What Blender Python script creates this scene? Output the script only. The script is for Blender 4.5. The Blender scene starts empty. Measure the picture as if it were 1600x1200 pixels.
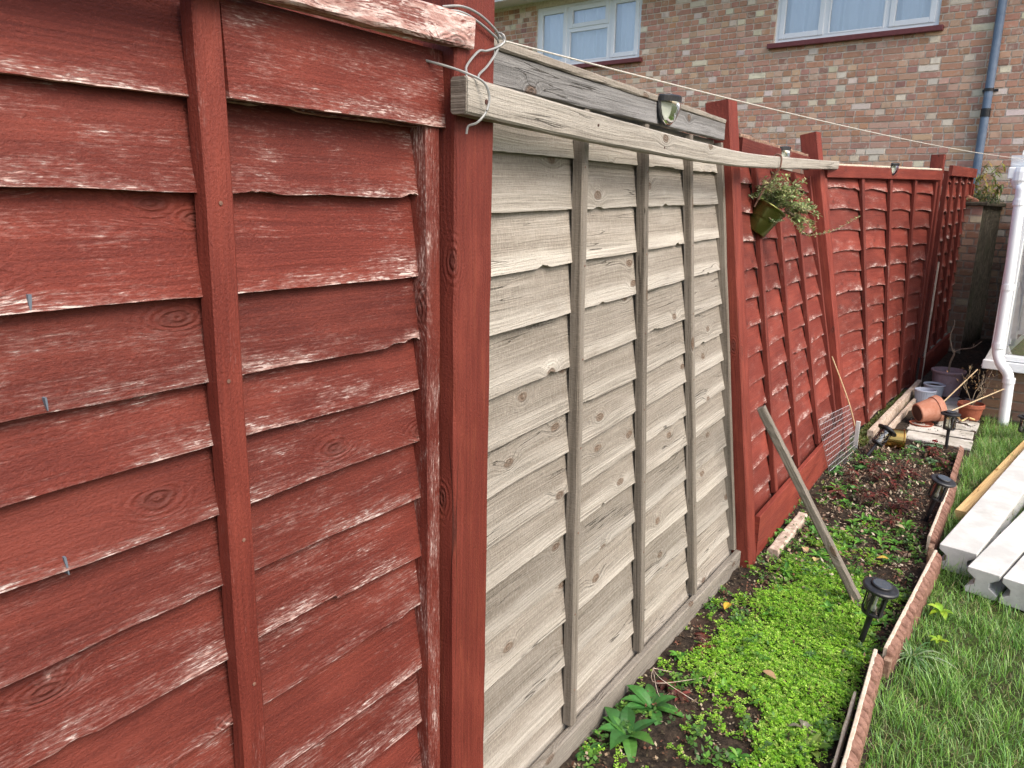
import bpy, math, random
import numpy as np
from mathutils import Vector, Matrix, noise as mnoise

# ---------------------------------------------------------------- camera, sky, sun, exposure
scene = bpy.context.scene
COL = scene.collection
cam_d = bpy.data.cameras.new('camera'); cam = bpy.data.objects.new('camera', cam_d); COL.objects.link(cam)
cam_d.sensor_width = 36.0; cam_d.lens = 27.0; cam_d.clip_start = 0.02; cam_d.clip_end = 3000
RC = Matrix(((0.82538224, 0.14747697, -0.54497220), (0.56417661, -0.17922782, 0.80596659), (0.02118733, -0.97269108, -0.23113451)))
cam.matrix_world = Matrix.Translation((0, 0, 1.53)) @ Matrix((
    (RC[0][0], -RC[0][1], -RC[0][2]), (RC[1][0], -RC[1][1], -RC[1][2]), (RC[2][0], -RC[2][1], -RC[2][2]))).to_4x4()
scene.camera = cam
SUN_EL, SUN_AZ = math.radians(46), math.radians(104)      # azimuth from +Y towards +X
world = bpy.data.worlds.new('World'); scene.world = world; world.use_nodes = True
wn = world.node_tree; wn.nodes.clear()
sky = wn.nodes.new('ShaderNodeTexSky'); sky.sky_type = 'NISHITA'; sky.sun_disc = False
sky.sun_elevation = SUN_EL; sky.sun_rotation = SUN_AZ
sky.air_density = 1.0; sky.dust_density = 4.0; sky.ozone_density = 1.0
bg = wn.nodes.new('ShaderNodeBackground'); bg.inputs['Strength'].default_value = 0.15
wo = wn.nodes.new('ShaderNodeOutputWorld')
wn.links.new(sky.outputs[0], bg.inputs[0]); wn.links.new(bg.outputs[0], wo.inputs[0])
sun_d = bpy.data.lights.new('sun', 'SUN'); sun_d.energy = 1.9; sun_d.angle = math.radians(38); sun_d.color = (1, .95, .88)
sun = bpy.data.objects.new('sun', sun_d); COL.objects.link(sun)
sdir = Vector((math.sin(SUN_AZ)*math.cos(SUN_EL), math.cos(SUN_AZ)*math.cos(SUN_EL), math.sin(SUN_EL)))
sun.rotation_euler = sdir.to_track_quat('Z', 'Y').to_euler()
sun.location = sdir * 30
scene.view_settings.view_transform = 'Standard'; scene.view_settings.look = 'None'
scene.view_settings.gamma = 1; scene.view_settings.exposure = 1.02
scene.render.engine = 'CYCLES'

# ---------------------------------------------------------------- helpers: objects
def lerp(a, b, t): return a + (b - a) * t
def empty(name, loc=(0, 0, 0)):
    o = bpy.data.objects.new(name, None); COL.objects.link(o); o.location = loc; o.empty_display_size = .05
    return o
def tag(o, label, cat, group=None, kind=None):
    if label: o['label'] = label
    if cat: o['category'] = cat
    if group: o['group'] = group
    if kind: o['kind'] = kind
    return o
def thing(name, label, cat, loc=(0, 0, 0), group=None):
    return tag(empty(name, loc), label, cat, group)
def copy_tree(o, parent=None):
    c = o.copy(); COL.objects.link(c); c.parent = parent
    for ch in list(o.children): copy_tree(ch, c)
    return c

class MB:
    """collects vertices with attributes and builds ONE mesh object"""
    def __init__(s): s.v = []; s.f = []; s.st = []; s.ed = []; s.co = []
    def vert(s, p, st=(0, 0, 0), ed=.08, co=(1, 1, 1)):
        s.v.append((p[0], p[1], p[2])); s.st.append(st); s.ed.append(ed); s.co.append(co)
        return len(s.v) - 1
    def face(s, *i): s.f.append(tuple(i))
    def box(s, lo, hi, co=(1, 1, 1), M=None, rnd=0):
        b = len(s.v)
        for z in (lo[2], hi[2]):
            for y in (lo[1], hi[1]):
                for x in (lo[0], hi[0]):
                    p = Vector((x, y, z)); p = M @ p if M else p
                    s.vert(p, (x + y, z, rnd), .08, co)
        for q in ((0, 2, 3, 1), (4, 5, 7, 6), (0, 1, 5, 4), (2, 6, 7, 3), (0, 4, 6, 2), (1, 3, 7, 5)):
            s.f.append(tuple(b + k for k in q))
    def build(s, name, mat, parent=None, smooth=False, bevel=0, loc=None):
        me = bpy.data.meshes.new(name); me.from_pydata(s.v, [], s.f)
        a = me.attributes.new('st', 'FLOAT_VECTOR', 'POINT'); a.data.foreach_set('vector', np.array(s.st, 'f').ravel())
        a = me.attributes.new('edge', 'FLOAT', 'POINT'); a.data.foreach_set('value', np.array(s.ed, 'f'))
        a = me.attributes.new('col', 'FLOAT_VECTOR', 'POINT'); a.data.foreach_set('vector', np.array(s.co, 'f').ravel())
        me.materials.append(mat)
        if smooth: me.polygons.foreach_set('use_smooth', [True] * len(me.polygons))
        o = bpy.data.objects.new(name, me); COL.objects.link(o)
        if parent is not None:
            o.parent = parent
            me.transform(Matrix.Translation(-Vector(parent.location)) if parent.parent is None and parent.type == 'EMPTY' else Matrix.Identity(4))
        if bevel:
            m = o.modifiers.new('bevel', 'BEVEL'); m.width = bevel; m.segments = 2; m.limit_method = 'ANGLE'
        me.update(); me.validate()
        return o
# a sub-part keeps the coordinates of its part, whose mesh is already relative to the thing
def sub(mb, name, mat, part, root, **k):
    o = mb.build(name, mat, None, **k)
    o.data.transform(Matrix.Translation(-Vector(root.location))); o.parent = part
    return o
def np_mesh(name, verts, faces, mat, cols=None, smooth=False):
    """verts (N,3) float, faces (M,k) int, one face size"""
    me = bpy.data.meshes.new(name); k = faces.shape[1]
    me.vertices.add(len(verts)); me.vertices.foreach_set('co', verts.astype('f').ravel())
    me.loops.add(faces.size); me.loops.foreach_set('vertex_index', faces.astype('i').ravel())
    me.polygons.add(len(faces)); me.polygons.foreach_set('loop_start', np.arange(0, faces.size, k, dtype='i'))
    me.update(calc_edges=True)
    if cols is not None:
        a = me.attributes.new('col', 'FLOAT_VECTOR', 'POINT'); a.data.foreach_set('vector', cols.astype('f').ravel())
    if smooth: me.polygons.foreach_set('use_smooth', [True] * len(faces))
    me.materials.append(mat)
    o = bpy.data.objects.new(name, me); COL.objects.link(o)
    return o

# ---------------------------------------------------------------- helpers: materials
class NT:
    def __init__(s, name):
        s.m = bpy.data.materials.new(name); s.m.use_nodes = True; s.t = s.m.node_tree; s.t.nodes.clear()
        s.out = s.t.nodes.new('ShaderNodeOutputMaterial')
    def n(s, ty, **kw):
        nd = s.t.nodes.new(ty)
        for k, v in kw.items(): setattr(nd, k, v)
        return nd
    def put(s, sock, v):
        if isinstance(v, bpy.types.NodeSocket): s.t.links.new(v, sock)
        elif isinstance(v, (tuple, list)):
            sock.default_value = (*v, 1) if len(v) == 3 and sock.type == 'RGBA' else v
        else: sock.default_value = v
    def attr(s, name, out='Vector'): return s.n('ShaderNodeAttribute', attribute_name=name).outputs[out]
    def math(s, op, a, b=0.0, clamp=False):
        nd = s.n('ShaderNodeMath', operation=op, use_clamp=clamp); s.put(nd.inputs[0], a); s.put(nd.inputs[1], b); return nd.outputs[0]
    def mapr(s, v, a, b, c=0.0, d=1.0, smooth=True):
        nd = s.n('ShaderNodeMapRange', interpolation_type='SMOOTHSTEP' if smooth else 'LINEAR')
        for i, x in enumerate((v, a, b, c, d)): s.put(nd.inputs[i], x)
        return nd.outputs[0]
    def mix(s, f, a, b, blend='MIX'):
        nd = s.n('ShaderNodeMix', data_type='RGBA', blend_type=blend)
        s.put(nd.inputs[0], f); s.put(nd.inputs[6], a); s.put(nd.inputs[7], b); return nd.outputs[2]
    def sep(s, v):
        nd = s.n('ShaderNodeSeparateXYZ'); s.put(nd.inputs[0], v); return nd.outputs
    def comb(s, x, y, z):
        nd = s.n('ShaderNodeCombineXYZ')
        for i, q in enumerate((x, y, z)): s.put(nd.inputs[i], q)
        return nd.outputs[0]
    def noise(s, v, sc=1.0, det=4.0, ro=.55, out=0, dist=0.0):
        nd = s.n('ShaderNodeTexNoise'); s.put(nd.inputs['Vector'], v)
        for k, q in (('Scale', sc), ('Detail', det), ('Roughness', ro), ('Distortion', dist)): s.put(nd.inputs[k], q)
        return nd.outputs[out]
    def vor(s, v, sc=1.0, feat='F1'):
        nd = s.n('ShaderNodeTexVoronoi', feature=feat); s.put(nd.inputs['Vector'], v); s.put(nd.inputs['Scale'], sc)
        return nd.outputs
    def obj(s): return s.n('ShaderNodeTexCoord').outputs['Object']
    def geo(s): return s.n('ShaderNodeNewGeometry').outputs['Position']
    def bump(s, h, dist=.003, strength=.6):
        nd = s.n('ShaderNodeBump'); s.put(nd.inputs['Height'], h); nd.inputs['Distance'].default_value = dist
        nd.inputs['Strength'].default_value = strength; return nd.outputs[0]
    def bsdf(s, col, rough=.7, normal=None, spec=.3, metal=0.0, **kw):
        nd = s.n('ShaderNodeBsdfPrincipled'); s.put(nd.inputs['Base Color'], col); s.put(nd.inputs['Roughness'], rough)
        s.put(nd.inputs['Specular IOR Level'], spec); s.put(nd.inputs['Metallic'], metal)
        if normal is not None: s.put(nd.inputs['Normal'], normal)
        for k, v in kw.items(): s.put(nd.inputs[k], v)
        return nd.outputs[0]
    def done(s, sh): s.t.links.new(sh, s.out.inputs[0]); return s.m

def wood(name, kind, wear=0.0, knots=.62, tint=1.0):
    """weathered timber: kind 'red' is flaking red fence paint, 'grey' is bare silvered softwood, 'yellow' fresh timber"""
    t = NT(name); u, v, r = t.sep(t.attr('st'))[0:3]
    ed = t.attr('edge', 'Fac')
    r50 = t.math('MULTIPLY', r, 50.0)
    def C(a, b, k=0.0, vv=None):
        return t.comb(t.math('MULTIPLY', u, a), t.math('MULTIPLY', v if vv is None else vv, b), t.math('ADD', r50, k))
    wv = t.noise(C(1.6, 6.0), 1, 2)
    v1 = t.math('ADD', v, t.math('MULTIPLY', t.math('SUBTRACT', wv, .5), .026))
    vn = t.n('ShaderNodeTexVoronoi', feature='F1', voronoi_dimensions='2D'); vn.inputs['Scale'].default_value = 1.0
    t.put(vn.inputs['Vector'], t.comb(t.math('ADD', t.math('MULTIPLY', u, 4.2), t.math('MULTIPLY', r50, 3.1)), t.math('ADD', t.math('MULTIPLY', v1, 9.0), t.math('MULTIPLY', r50, 1.7)), 0.0)); vo = vn.outputs
    d = t.math('ADD', vo['Distance'], t.math('MULTIPLY', t.math('SUBTRACT', t.noise(C(14.0, 40.0, 13), 1, 3), .5), .13)); pick = t.math('GREATER_THAN', t.sep(vo['Color'])[0], knots)
    km = t.math('MULTIPLY', t.mapr(d, .34, .0), pick)
    core = t.math('MULTIPLY', t.mapr(d, .125, .07), pick)
    v2 = t.math('ADD', v1, t.math('MULTIPLY', km, .022))
    grain = t.noise(C(3.0, 190.0, 0, v2), 1, 6, .62)
    band = t.noise(C(1.0, 30.0, 0, v2), 1, 3, .5)
    fine = t.noise(C(70.0, 520.0, 0, v2), 1, 3, .6)
    saw = t.noise(C(380.0, 60.0), 1, 2, .6)
    rings = t.math('MULTIPLY', t.math('SINE', t.math('MULTIPLY', d, 95.0)), km)
    cr = t.noise(C(1.1, 30.0, 9, v2), 1, 3, .5)
    crm = t.mapr(t.math('ABSOLUTE', t.math('SUBTRACT', cr, .5)), .007, .002)
    crm = t.math('MULTIPLY', crm, t.mapr(t.noise(C(2.0, 9.0), 1, 1), .53, .62))
    blot = t.noise(C(3.0, 10.0, 3), 1, 5, .62)
    if kind == 'red':
        fuzz = t.noise(C(190.0, 300.0, 4), 1, 4, .65)
        c = t.mix(t.mapr(grain, .25, .75), (.080*tint, .0135*tint, .0092*tint), (.132*tint, .0245*tint, .0160*tint))
        c = t.mix(t.mapr(blot, .42, .72, 0, .7), c, (.188*tint, .040*tint, .026*tint))
        c = t.mix(t.mapr(band, .5, .78, 0, .5), c, (.075*tint, .0130*tint, .0095*tint))
        c = t.mix(t.mapr(fuzz, .5, .72, 0, .35), c, (.060, .013, .010))
        c = t.mix(t.mapr(fuzz, .48, .28, 0, .30), c, (.225, .050, .033))
        n1 = t.noise(C(24.0, 430.0, 5, v2), 1, 4, .62)
        n1b = t.noise(C(75.0, 260.0, 6, v2), 1, 4, .65)
        n2 = t.noise(C(8.0, 26.0, 7, v1), 1, 3, .55)
        n3 = t.noise(C(1.9, 8.0, 11), 1, 2, .5)
        e = t.math('ADD', t.mapr(ed, .0, .042, .23, -.02, False), t.mapr(ed, .0, .004, .14, 0, False))
        w = t.math('ADD', t.math('ADD', t.math('MULTIPLY', t.math('SUBTRACT', n1, .5), .80), t.math('MULTIPLY', t.math('SUBTRACT', n2, .5), .85)),
                   t.math('ADD', t.math('ADD', e, wear), t.math('MULTIPLY', t.math('SUBTRACT', n3, .5), .6)))
        w = t.math('ADD', w, t.math('MULTIPLY', t.math('SUBTRACT', n1b, .5), .75))
        peel = t.mapr(w, .21, .37)
        soft = t.mapr(w, .02, .28, 0, .50)
        c = t.mix(soft, c, (.245, .125, .108))
        pc = t.mix(t.mapr(t.noise(C(28.0, 110.0, 2), 1, 3), .38, .64), (.36, .215, .185), (.60, .49, .45))
        c = t.mix(t.math('MULTIPLY', peel, .80), c, pc)
        c = t.mix(t.math('MULTIPLY', t.mapr(rings, .2, 1, 0, .5), km), c, (.20, .05, .035))
        c = t.mix(t.math('MULTIPLY', core, .55), c, (.07, .018, .013))
        if 'post' in name:
            lc = t.noise(C(.9, 12.0, 21), 1, 2, .4); lm = t.mapr(t.math('ABSOLUTE', t.math('SUBTRACT', lc, .5)), .006, .002)
            crm = t.math('MULTIPLY', lm, t.mapr(t.noise(C(1.3, 4.0, 22), 1, 1), .50, .58)); c = t.mix(t.math('MULTIPLY', crm, .8), c, (.028, .007, .005))
            c = t.mix(t.mapr(t.noise(C(6.0, 60.0, 23), 1, 4, .6), .5, .75, 0, .45), c, (.23, .055, .030))
        h = t.math('ADD', t.math('ADD', t.math('MULTIPLY', grain, .38), t.math('MULTIPLY', fuzz, .50)),
                   t.math('SUBTRACT', t.math('MULTIPLY', rings, .25), t.math('MULTIPLY', peel, .2)))
        rough = t.mapr(peel, 0, 1, .60, .85)
    else:
        if kind == 'grey':
            a, b, q, dk = (.165, .145, .120), (.385, .350, .300), (.46, .425, .375), (.115, .090, .068)
        elif kind == 'greydark':
            a, b, q, dk = (.078, .064, .050), (.190, .165, .136), (.24, .212, .18), (.06, .044, .032)
        elif kind == 'capboard':
            a, b, q, dk = (.080, .076, .072), (.205, .198, .190), (.29, .285, .28), (.05, .042, .036)
        else:
            a, b, q, dk = (.50, .31, .12), (.70, .49, .22), (.74, .55, .29), (.36, .19, .07)
        c = t.mix(t.mapr(grain, .28, .72), a, b)
        c = t.mix(t.mapr(band, .38, .7, 0, .5), c, q)
        c = t.mix(t.mapr(blot, .55, .78, 0, .6), c, dk)
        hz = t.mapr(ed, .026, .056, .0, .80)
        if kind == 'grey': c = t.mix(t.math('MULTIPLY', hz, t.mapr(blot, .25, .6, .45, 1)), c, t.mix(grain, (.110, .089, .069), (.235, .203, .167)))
        c = t.mix(t.math('MULTIPLY', core, .85), c, (.105, .062, .038) if kind != 'yellow' else (.30, .14, .05))
        c = t.mix(t.math('MULTIPLY', t.mapr(rings, .4, 1, 0, .5), km), c, dk)
        c = t.mix(t.math('MULTIPLY', crm, .85), c, (.04, .033, .026) if kind != 'yellow' else (.4, .22, .08))
        c = t.mix(t.mapr(saw, .40, .75, 0, .40), c, b)
        c = t.mix(t.mapr(fine, .52, .75, 0, .45), c, dk)
        h = t.math('ADD', t.math('ADD', t.math('MULTIPLY', grain, .9), t.math('MULTIPLY', saw, .35)),
                   t.math('SUBTRACT', t.math('ADD', t.math('MULTIPLY', rings, .2), t.math('MULTIPLY', fine, .3)), crm))
        rough = .85
    hs = t.n('ShaderNodeHueSaturation'); t.put(hs.inputs['Color'], c)
    t.put(hs.inputs['Value'], t.mapr(t.noise(t.comb(r50, 3.3, 1.7), 1.7, 0), .3, .7, .82, 1.16, False))
    return t.done(t.bsdf(hs.outputs[0], rough, t.bump(h, .005, .8), .22))

def plain(name, col, rough=.5, metal=0, nz=0, col2=None, bump=0, spec=.4, sc=40, **kw):
    t = NT(name); p = t.obj(); c = col
    nn = t.noise(p, sc, 6, .65)
    if col2: c = t.mix(t.mapr(nn, .35, .68), col, col2)
    n = t.bump(nn, .003, bump) if bump else None
    return t.done(t.bsdf(c, rough, n, spec, metal, **kw))

M = {}
M['red'] = wood('red_painted_wood', 'red', 0.0, knots=.68, tint=.94)
M['red_far'] = wood('red_painted_wood_worn', 'red', -.04, .8, tint=1.22)
M['red_post'] = wood('red_painted_post', 'red', -.30, .8, tint=1.3)
M['red_batten'] = wood('red_painted_batten', 'red', -.10, .75, tint=1.08)
M['red_edge'] = wood('red_painted_edge_batten', 'red', .10, .75, tint=.9)
M['red_rail'] = wood('red_flaking_rail', 'red', .16, .7, tint=.9)
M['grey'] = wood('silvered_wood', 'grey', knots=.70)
M['greydark'] = wood('dark_silvered_wood', 'greydark', knots=.8)
M['beam'] = wood('pale_grey_beam', 'grey', knots=.8)
M['cap'] = wood('grey_cap_board', 'capboard', knots=.78)
M['yellow'] = wood('fresh_timber', 'yellow', knots=.8)
M['white'] = plain('white_upvc', (.80, .82, .83), .28, spec=.5)
M['white_dirty'] = plain('white_upvc_dusty', (.74, .75, .74), .4, col2=(.62, .62, .60), sc=9)
M['black'] = plain('black_plastic', (.012, .012, .014), .38, col2=(.022, .022, .024), bump=.15)
M['solar'] = plain('solar_cell', (.05, .06, .075), .12, spec=.8)
M['wire'] = plain('grey_wire', (.27, .27, .26), .45, metal=.3)
M['rope'] = plain('washing_line_cord', (.50, .47, .42), .8, col2=(.36, .33, .29), sc=160)
M['galv'] = plain('galvanised_wire', (.55, .56, .57), .42, metal=.6)
M['pipe_blue'] = plain('blue_painted_pipe', (.12, .165, .235), .45, col2=(.17, .215, .28), sc=14)
M['maroon'] = plain('maroon_sill_paint', (.14, .035, .035), .5, col2=(.18, .05, .05), sc=25)
M['terra'] = plain('terracotta', (.34, .135, .08), .8, col2=(.42, .205, .14), sc=22, bump=.3)
M['terra_dark'] = plain('terracotta_rust', (.27, .075, .04), .75, col2=(.33, .10, .055), sc=26, bump=.2)
M['hole'] = plain('dark_stain', (.055, .022, .016), .9)
M['mauve'] = plain('mauve_glaze', (.33, .235, .25), .55, col2=(.40, .30, .31), sc=12, bump=.15)
M['bluegrey'] = plain('blue_grey_plastic', (.42, .46, .54), .5, col2=(.48, .52, .58), sc=14)
M['brass'] = plain('brass', (.52, .34, .10), .26, metal=1, col2=(.42, .28, .09), sc=8)
M['bamboo'] = plain('bamboo', (.60, .46, .28), .6, col2=(.47, .34, .19), sc=50)
M['twig'] = plain('twig_bark', (.22, .165, .115), .9, col2=(.36, .29, .20), sc=70, bump=.4)
M['soilpot'] = plain('potting_soil', (.022, .016, .012), 1, col2=(.06, .042, .03), sc=120, bump=1)
M['strap'] = plain('rusty_hook', (.10, .05, .035), .7, col2=(.19, .10, .07), sc=80)
M['logtop'] = plain('log_edging_stain', (.135, .065, .045), .85, col2=(.235, .125, .09), sc=45, bump=.5)
M['paleedge'] = plain('pale_batten', (.55, .47, .38), .85, col2=(.40, .32, .24), sc=60, bump=.4)
M['brownwood'] = plain('wet_brown_wood', (.16, .085, .055), .85, col2=(.30, .20, .14), sc=60, bump=.5)
M['plank'] = plain('old_plank', (.30, .215, .165), .9, col2=(.50, .42, .34), sc=42, bump=.6)
M['curtain'] = plain('net_curtain', (.84, .87, .90), .9, spec=.1)
M['dark'] = plain('dark_interior', (.05, .055, .06), .9)
M['tile'] = plain('roof_tile', (.16, .075, .055), .85, col2=(.22, .12, .09), sc=9, bump=.5)
M['soffit'] = plain('soffit_paint', (.80, .81, .80), .6, col2=(.72, .73, .72), sc=5)
M['render'] = None

def concrete():
    t = NT('pale_concrete'); p = t.obj()
    a = t.noise(p, 6, 6, .6); b = t.noise(p, 90, 4, .6)
    c = t.mix(t.mapr(a, .35, .68), (.42, .42, .40), (.58, .575, .55))
    c = t.mix(t.mapr(b, .62, .78, 0, .5), c, (.30, .29, .27))
    c = t.mix(t.mapr(t.noise(p, 2.3, 7, .7), .52, .72, 0, .45), c, (.30, .285, .25))
    c = t.mix(t.mapr(t.noise(p, 210, 2, .5), .70, .76, 0, .7), c, (.16, .155, .145))
    return t.done(t.bsdf(c, .85, t.bump(b, .003, .35), .25))
M['concrete'] = concrete()
def slabmat():
    t = NT('paving_stone'); p = t.obj()
    a = t.noise(p, 5, 6, .65); b = t.noise(p, 60, 5, .65)
    c = t.mix(t.mapr(a, .35, .65), (.33, .31, .265), (.52, .495, .45))
    c = t.mix(t.mapr(b, .52, .72, 0, .6), c, (.17, .17, .11))
    return t.done(t.bsdf(c, .9, t.bump(b, .004, .5), .2))
M['slab'] = slabmat()
def brickmat():
    t = NT('facing_brick'); p = t.obj(); c = t.attr('col')
    a = t.noise(p, 38, 6, .7); b = t.noise(p, 7, 4, .6); g = t.noise(p, 160, 3, .6)
    sm = t.noise(p, 13, 5, .72)
    c = t.mix(t.mapr(a, .4, .72, 0, .5), c, t.mix(.55, c, (.50, .40, .31)))
    c = t.mix(t.mapr(sm, .54, .66, 0, .62), c, (.66, .54, .42))
    c = t.mix(t.mapr(b, .5, .75, 0, .35), c, (.13, .07, .055))
    c = t.mix(t.mapr(g, .62, .8, 0, .5), c, (.09, .05, .04))
    z = t.sep(t.geo())[2]
    # algae and splash dirt on the lowest metre and a half of wall
    dirt = t.math('MULTIPLY', t.mapr(t.math('ADD', z, t.math('MULTIPLY', b, .7)), 1.15, 2.1, 1, 0), .72)
    c = t.mix(dirt, c, t.mix(a, (.035, .026, .02), (.075, .07, .045)))
    return t.done(t.bsdf(c, .88, t.bump(a, .005, .5), .2))
M['brick'] = brickmat()
def mortarmat():
    t = NT('lime_mortar'); p = t.obj(); a = t.noise(p, 30, 6, .7); b = t.noise(p, 1.3, 4, .6)
    c = t.mix(t.mapr(a, .35, .7), (.60, .50, .39), (.78, .70, .58))
    c = t.mix(t.mapr(b, .5, .7, 0, .5), c, (.30, .22, .165))
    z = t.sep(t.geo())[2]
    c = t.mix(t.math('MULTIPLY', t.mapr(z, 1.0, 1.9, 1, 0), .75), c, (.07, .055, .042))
    return t.done(t.bsdf(c, .95, t.bump(a, .006, .5), .15))
M['mortar'] = mortarmat()
def rendermat():
    t = NT('mossy_render'); p = t.obj(); a = t.noise(p, 16, 7, .7); b = t.noise(p, 3, 4, .6)
    c = t.mix(t.mapr(a, .35, .7), (.045, .039, .03), (.125, .108, .082))
    c = t.mix(t.mapr(b, .45, .7, 0, .6), c, (.055, .06, .035))
    return t.done(t.bsdf(c, .95, t.bump(a, .02, .8), .15))
M['render'] = rendermat()
def glassmat(name, tint=(.9, .95, 1), gl=.12, ior=1.5):
    t = NT(name)
    fr = t.n('ShaderNodeFresnel'); fr.inputs['IOR'].default_value = ior
    tr = t.n('ShaderNodeBsdfTransparent'); tr.inputs[0].default_value = (*tint, 1)
    g = t.n('ShaderNodeBsdfGlossy'); g.inputs['Roughness'].default_value = .02; g.inputs[0].default_value = (1, 1, 1, 1)
    mx = t.n('ShaderNodeMixShader'); t.put(mx.inputs[0], t.math('ADD', fr.outputs[0], gl, True))
    t.t.links.new(tr.outputs[0], mx.inputs[1]); t.t.links.new(g.outputs[0], mx.inputs[2])
    return t.done(mx.outputs[0])
M['glass'] = glassmat('window_glass', (.95, .97, 1), .24)
M['lens'] = glassmat('clear_lens', (.86, .88, .82), .10)
def leafmat(name, trans=.35, rough=.5):
    t = NT(name); c = t.attr('col')
    nn = t.noise(t.obj(), 60, 3, .6)
    c = t.mix(t.mapr(nn, .3, .7, 0, .3), c, (.03, .06, .01))
    a = t.bsdf(c, rough, None, .35)
    tl = t.n('ShaderNodeBsdfTranslucent'); t.put(tl.inputs[0], c)
    mx = t.n('ShaderNodeMixShader'); mx.inputs[0].default_value = trans
    t.t.links.new(a, mx.inputs[1]); t.t.links.new(tl.outputs[0], mx.inputs[2])
    return t.done(mx.outputs[0])
M['leaf'] = leafmat('leaf')
M['litter'] = leafmat('dry_litter', .1, .85)
def soilmat():
    t = NT('dark_garden_soil'); p = t.obj(); a = t.noise(p, 45, 8, .72); b = t.noise(p, 6, 4, .6); g = t.noise(p, 220, 4, .7)
    c = t.mix(t.mapr(a, .35, .7), (.016, .012, .009), (.062, .044, .031))
    c = t.mix(t.mapr(b, .5, .72, 0, .5), c, (.085, .048, .034))
    c = t.mix(t.mapr(g, .66, .76, 0, .6), c, (.17, .12, .08))
    return t.done(t.bsdf(c, .95, t.bump(a, .02, .8), .2))
M['soil'] = soilmat()
def turfmat():
    t = NT('turf_earth'); p = t.obj(); a = t.noise(p, 30, 7, .7); b = t.noise(p, 4, 4, .6)
    c = t.mix(t.mapr(a, .35, .65), (.030, .030, .014), (.060, .085, .022))
    c = t.mix(t.mapr(b, .52, .72, 0, .5), c, (.10, .085, .045))
    return t.done(t.bsdf(c, .95, t.bump(a, .02, .7), .15))
M['turf'] = turfmat()

# ---------------------------------------------------------------- helpers: shapes
def beam(mb, p0, p1, up, w, h, bev=.003, n=8, jit=0.0, rnd=None, ed=.08, tw=1.0, bow=None):
    """timber of section w x h along p0-p1; up = direction of h; tw = far-end scale"""
    p0, p1, up = Vector(p0), Vector(p1), Vector(up)
    ax = p1 - p0; L = ax.length; ax.normalize(); side = ax.cross(up).normalized(); up = side.cross(ax).normalized()
    rnd = random.random() if rnd is None else rnd
    a, b = w/2, h/2
    ring = [(-a + bev, -b), (a - bev, -b), (a, -b + bev), (a, b - bev), (a - bev, b), (-a + bev, b), (-a, b - bev), (-a, -b + bev)]
    per = [0]
    for i in range(1, 8): per.append(per[-1] + math.dist(ring[i-1], ring[i]))
    idx = []
    for k in range(n + 1):
        t = k/n; s = lerp(1, tw, t); c = p0 + ax*(L*t)
        if bow is not None: c = c + Vector(bow)*math.sin(math.pi*t)
        row = []
        for (x, y), q in zip(ring, per):
            j = Vector((random.uniform(-jit, jit), random.uniform(-jit, jit), random.uniform(-jit, jit))) if jit else Vector((0, 0, 0))
            row.append(mb.vert(c + side*(x*s) + up*(y*s) + j, (L*t + rnd*7, q, rnd), ed))
        idx.append(row)
    for k in range(n):
        for i in range(8):
            j = (i + 1) % 8; mb.face(idx[k][i], idx[k][j], idx[k+1][j], idx[k+1][i])
    for row, fl in ((idx[0], True), (idx[-1], False)):
        cap = [mb.vert(mb.v[i], (mb.v[i][0]*.3 + mb.v[i][1]*.3, mb.v[i][2], rnd), ed) for i in row]
        mb.face(*(cap[::-1] if fl else cap))
def lathe(mb, prof, T=None, seg=24, co=(1, 1, 1), close=False):
    rows = []
    for r, z in prof:
        row = []
        for k in range(seg):
            a = 2*math.pi*k/seg; p = Vector((r*math.cos(a), r*math.sin(a), z))
            row.append(mb.vert(T @ p if T else p, (a*max(r, .01), z, .3), .08, co))
        rows.append(row)
    for i in range(len(rows) - 1):
        for k in range(seg):
            j = (k + 1) % seg; mb.face(rows[i][k], rows[i][j], rows[i+1][j], rows[i+1][k])
    if close:
        mb.face(*rows[0][::-1]); mb.face(*rows[-1])
def tube(mb, pts, r, seg=6, r1=None, co=(1, 1, 1)):
    pts = [Vector(p) for p in pts]; r1 = r if r1 is None else r1; rows = []; L = 0
    ref = Vector((.13, .31, .94))
    for i, p in enumerate(pts):
        d = (pts[min(i+1, len(pts)-1)] - pts[max(i-1, 0)]).normalized()
        if i: L += (p - pts[i-1]).length
        s = d.cross(ref)
        if s.length < .15: s = d.cross(Vector((.9, .2, .1)))
        s.normalize(); q = s.cross(d)
        rr = lerp(r, r1, i/max(1, len(pts)-1))
        rows.append([mb.vert(p + (s*math.cos(2*math.pi*k/seg) + q*math.sin(2*math.pi*k/seg))*rr, (L, k*rr, .5), .08, co) for k in range(seg)])
    for i in range(len(rows)-1):
        for k in range(seg):
            j = (k+1) % seg; mb.face(rows[i][k], rows[i][j], rows[i+1][j], rows[i+1][k])
    mb.face(*rows[0][::-1]); mb.face(*rows[-1])
def curve(pts, n=8):
    """Catmull-Rom through the points"""
    pts = [Vector(p) for p in pts]; P = [pts[0]] + pts + [pts[-1]]; out = []
    for i in range(1, len(P)-2):
        for k in range(n):
            t = k/n; a, b, c, d = P[i-1], P[i], P[i+1], P[i+2]
            out.append(.5*((2*b) + (c-a)*t + (2*a-5*b+4*c-d)*t*t + (3*b-a-3*c+d)*t**3))
    out.append(pts[-1]); return out
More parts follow.
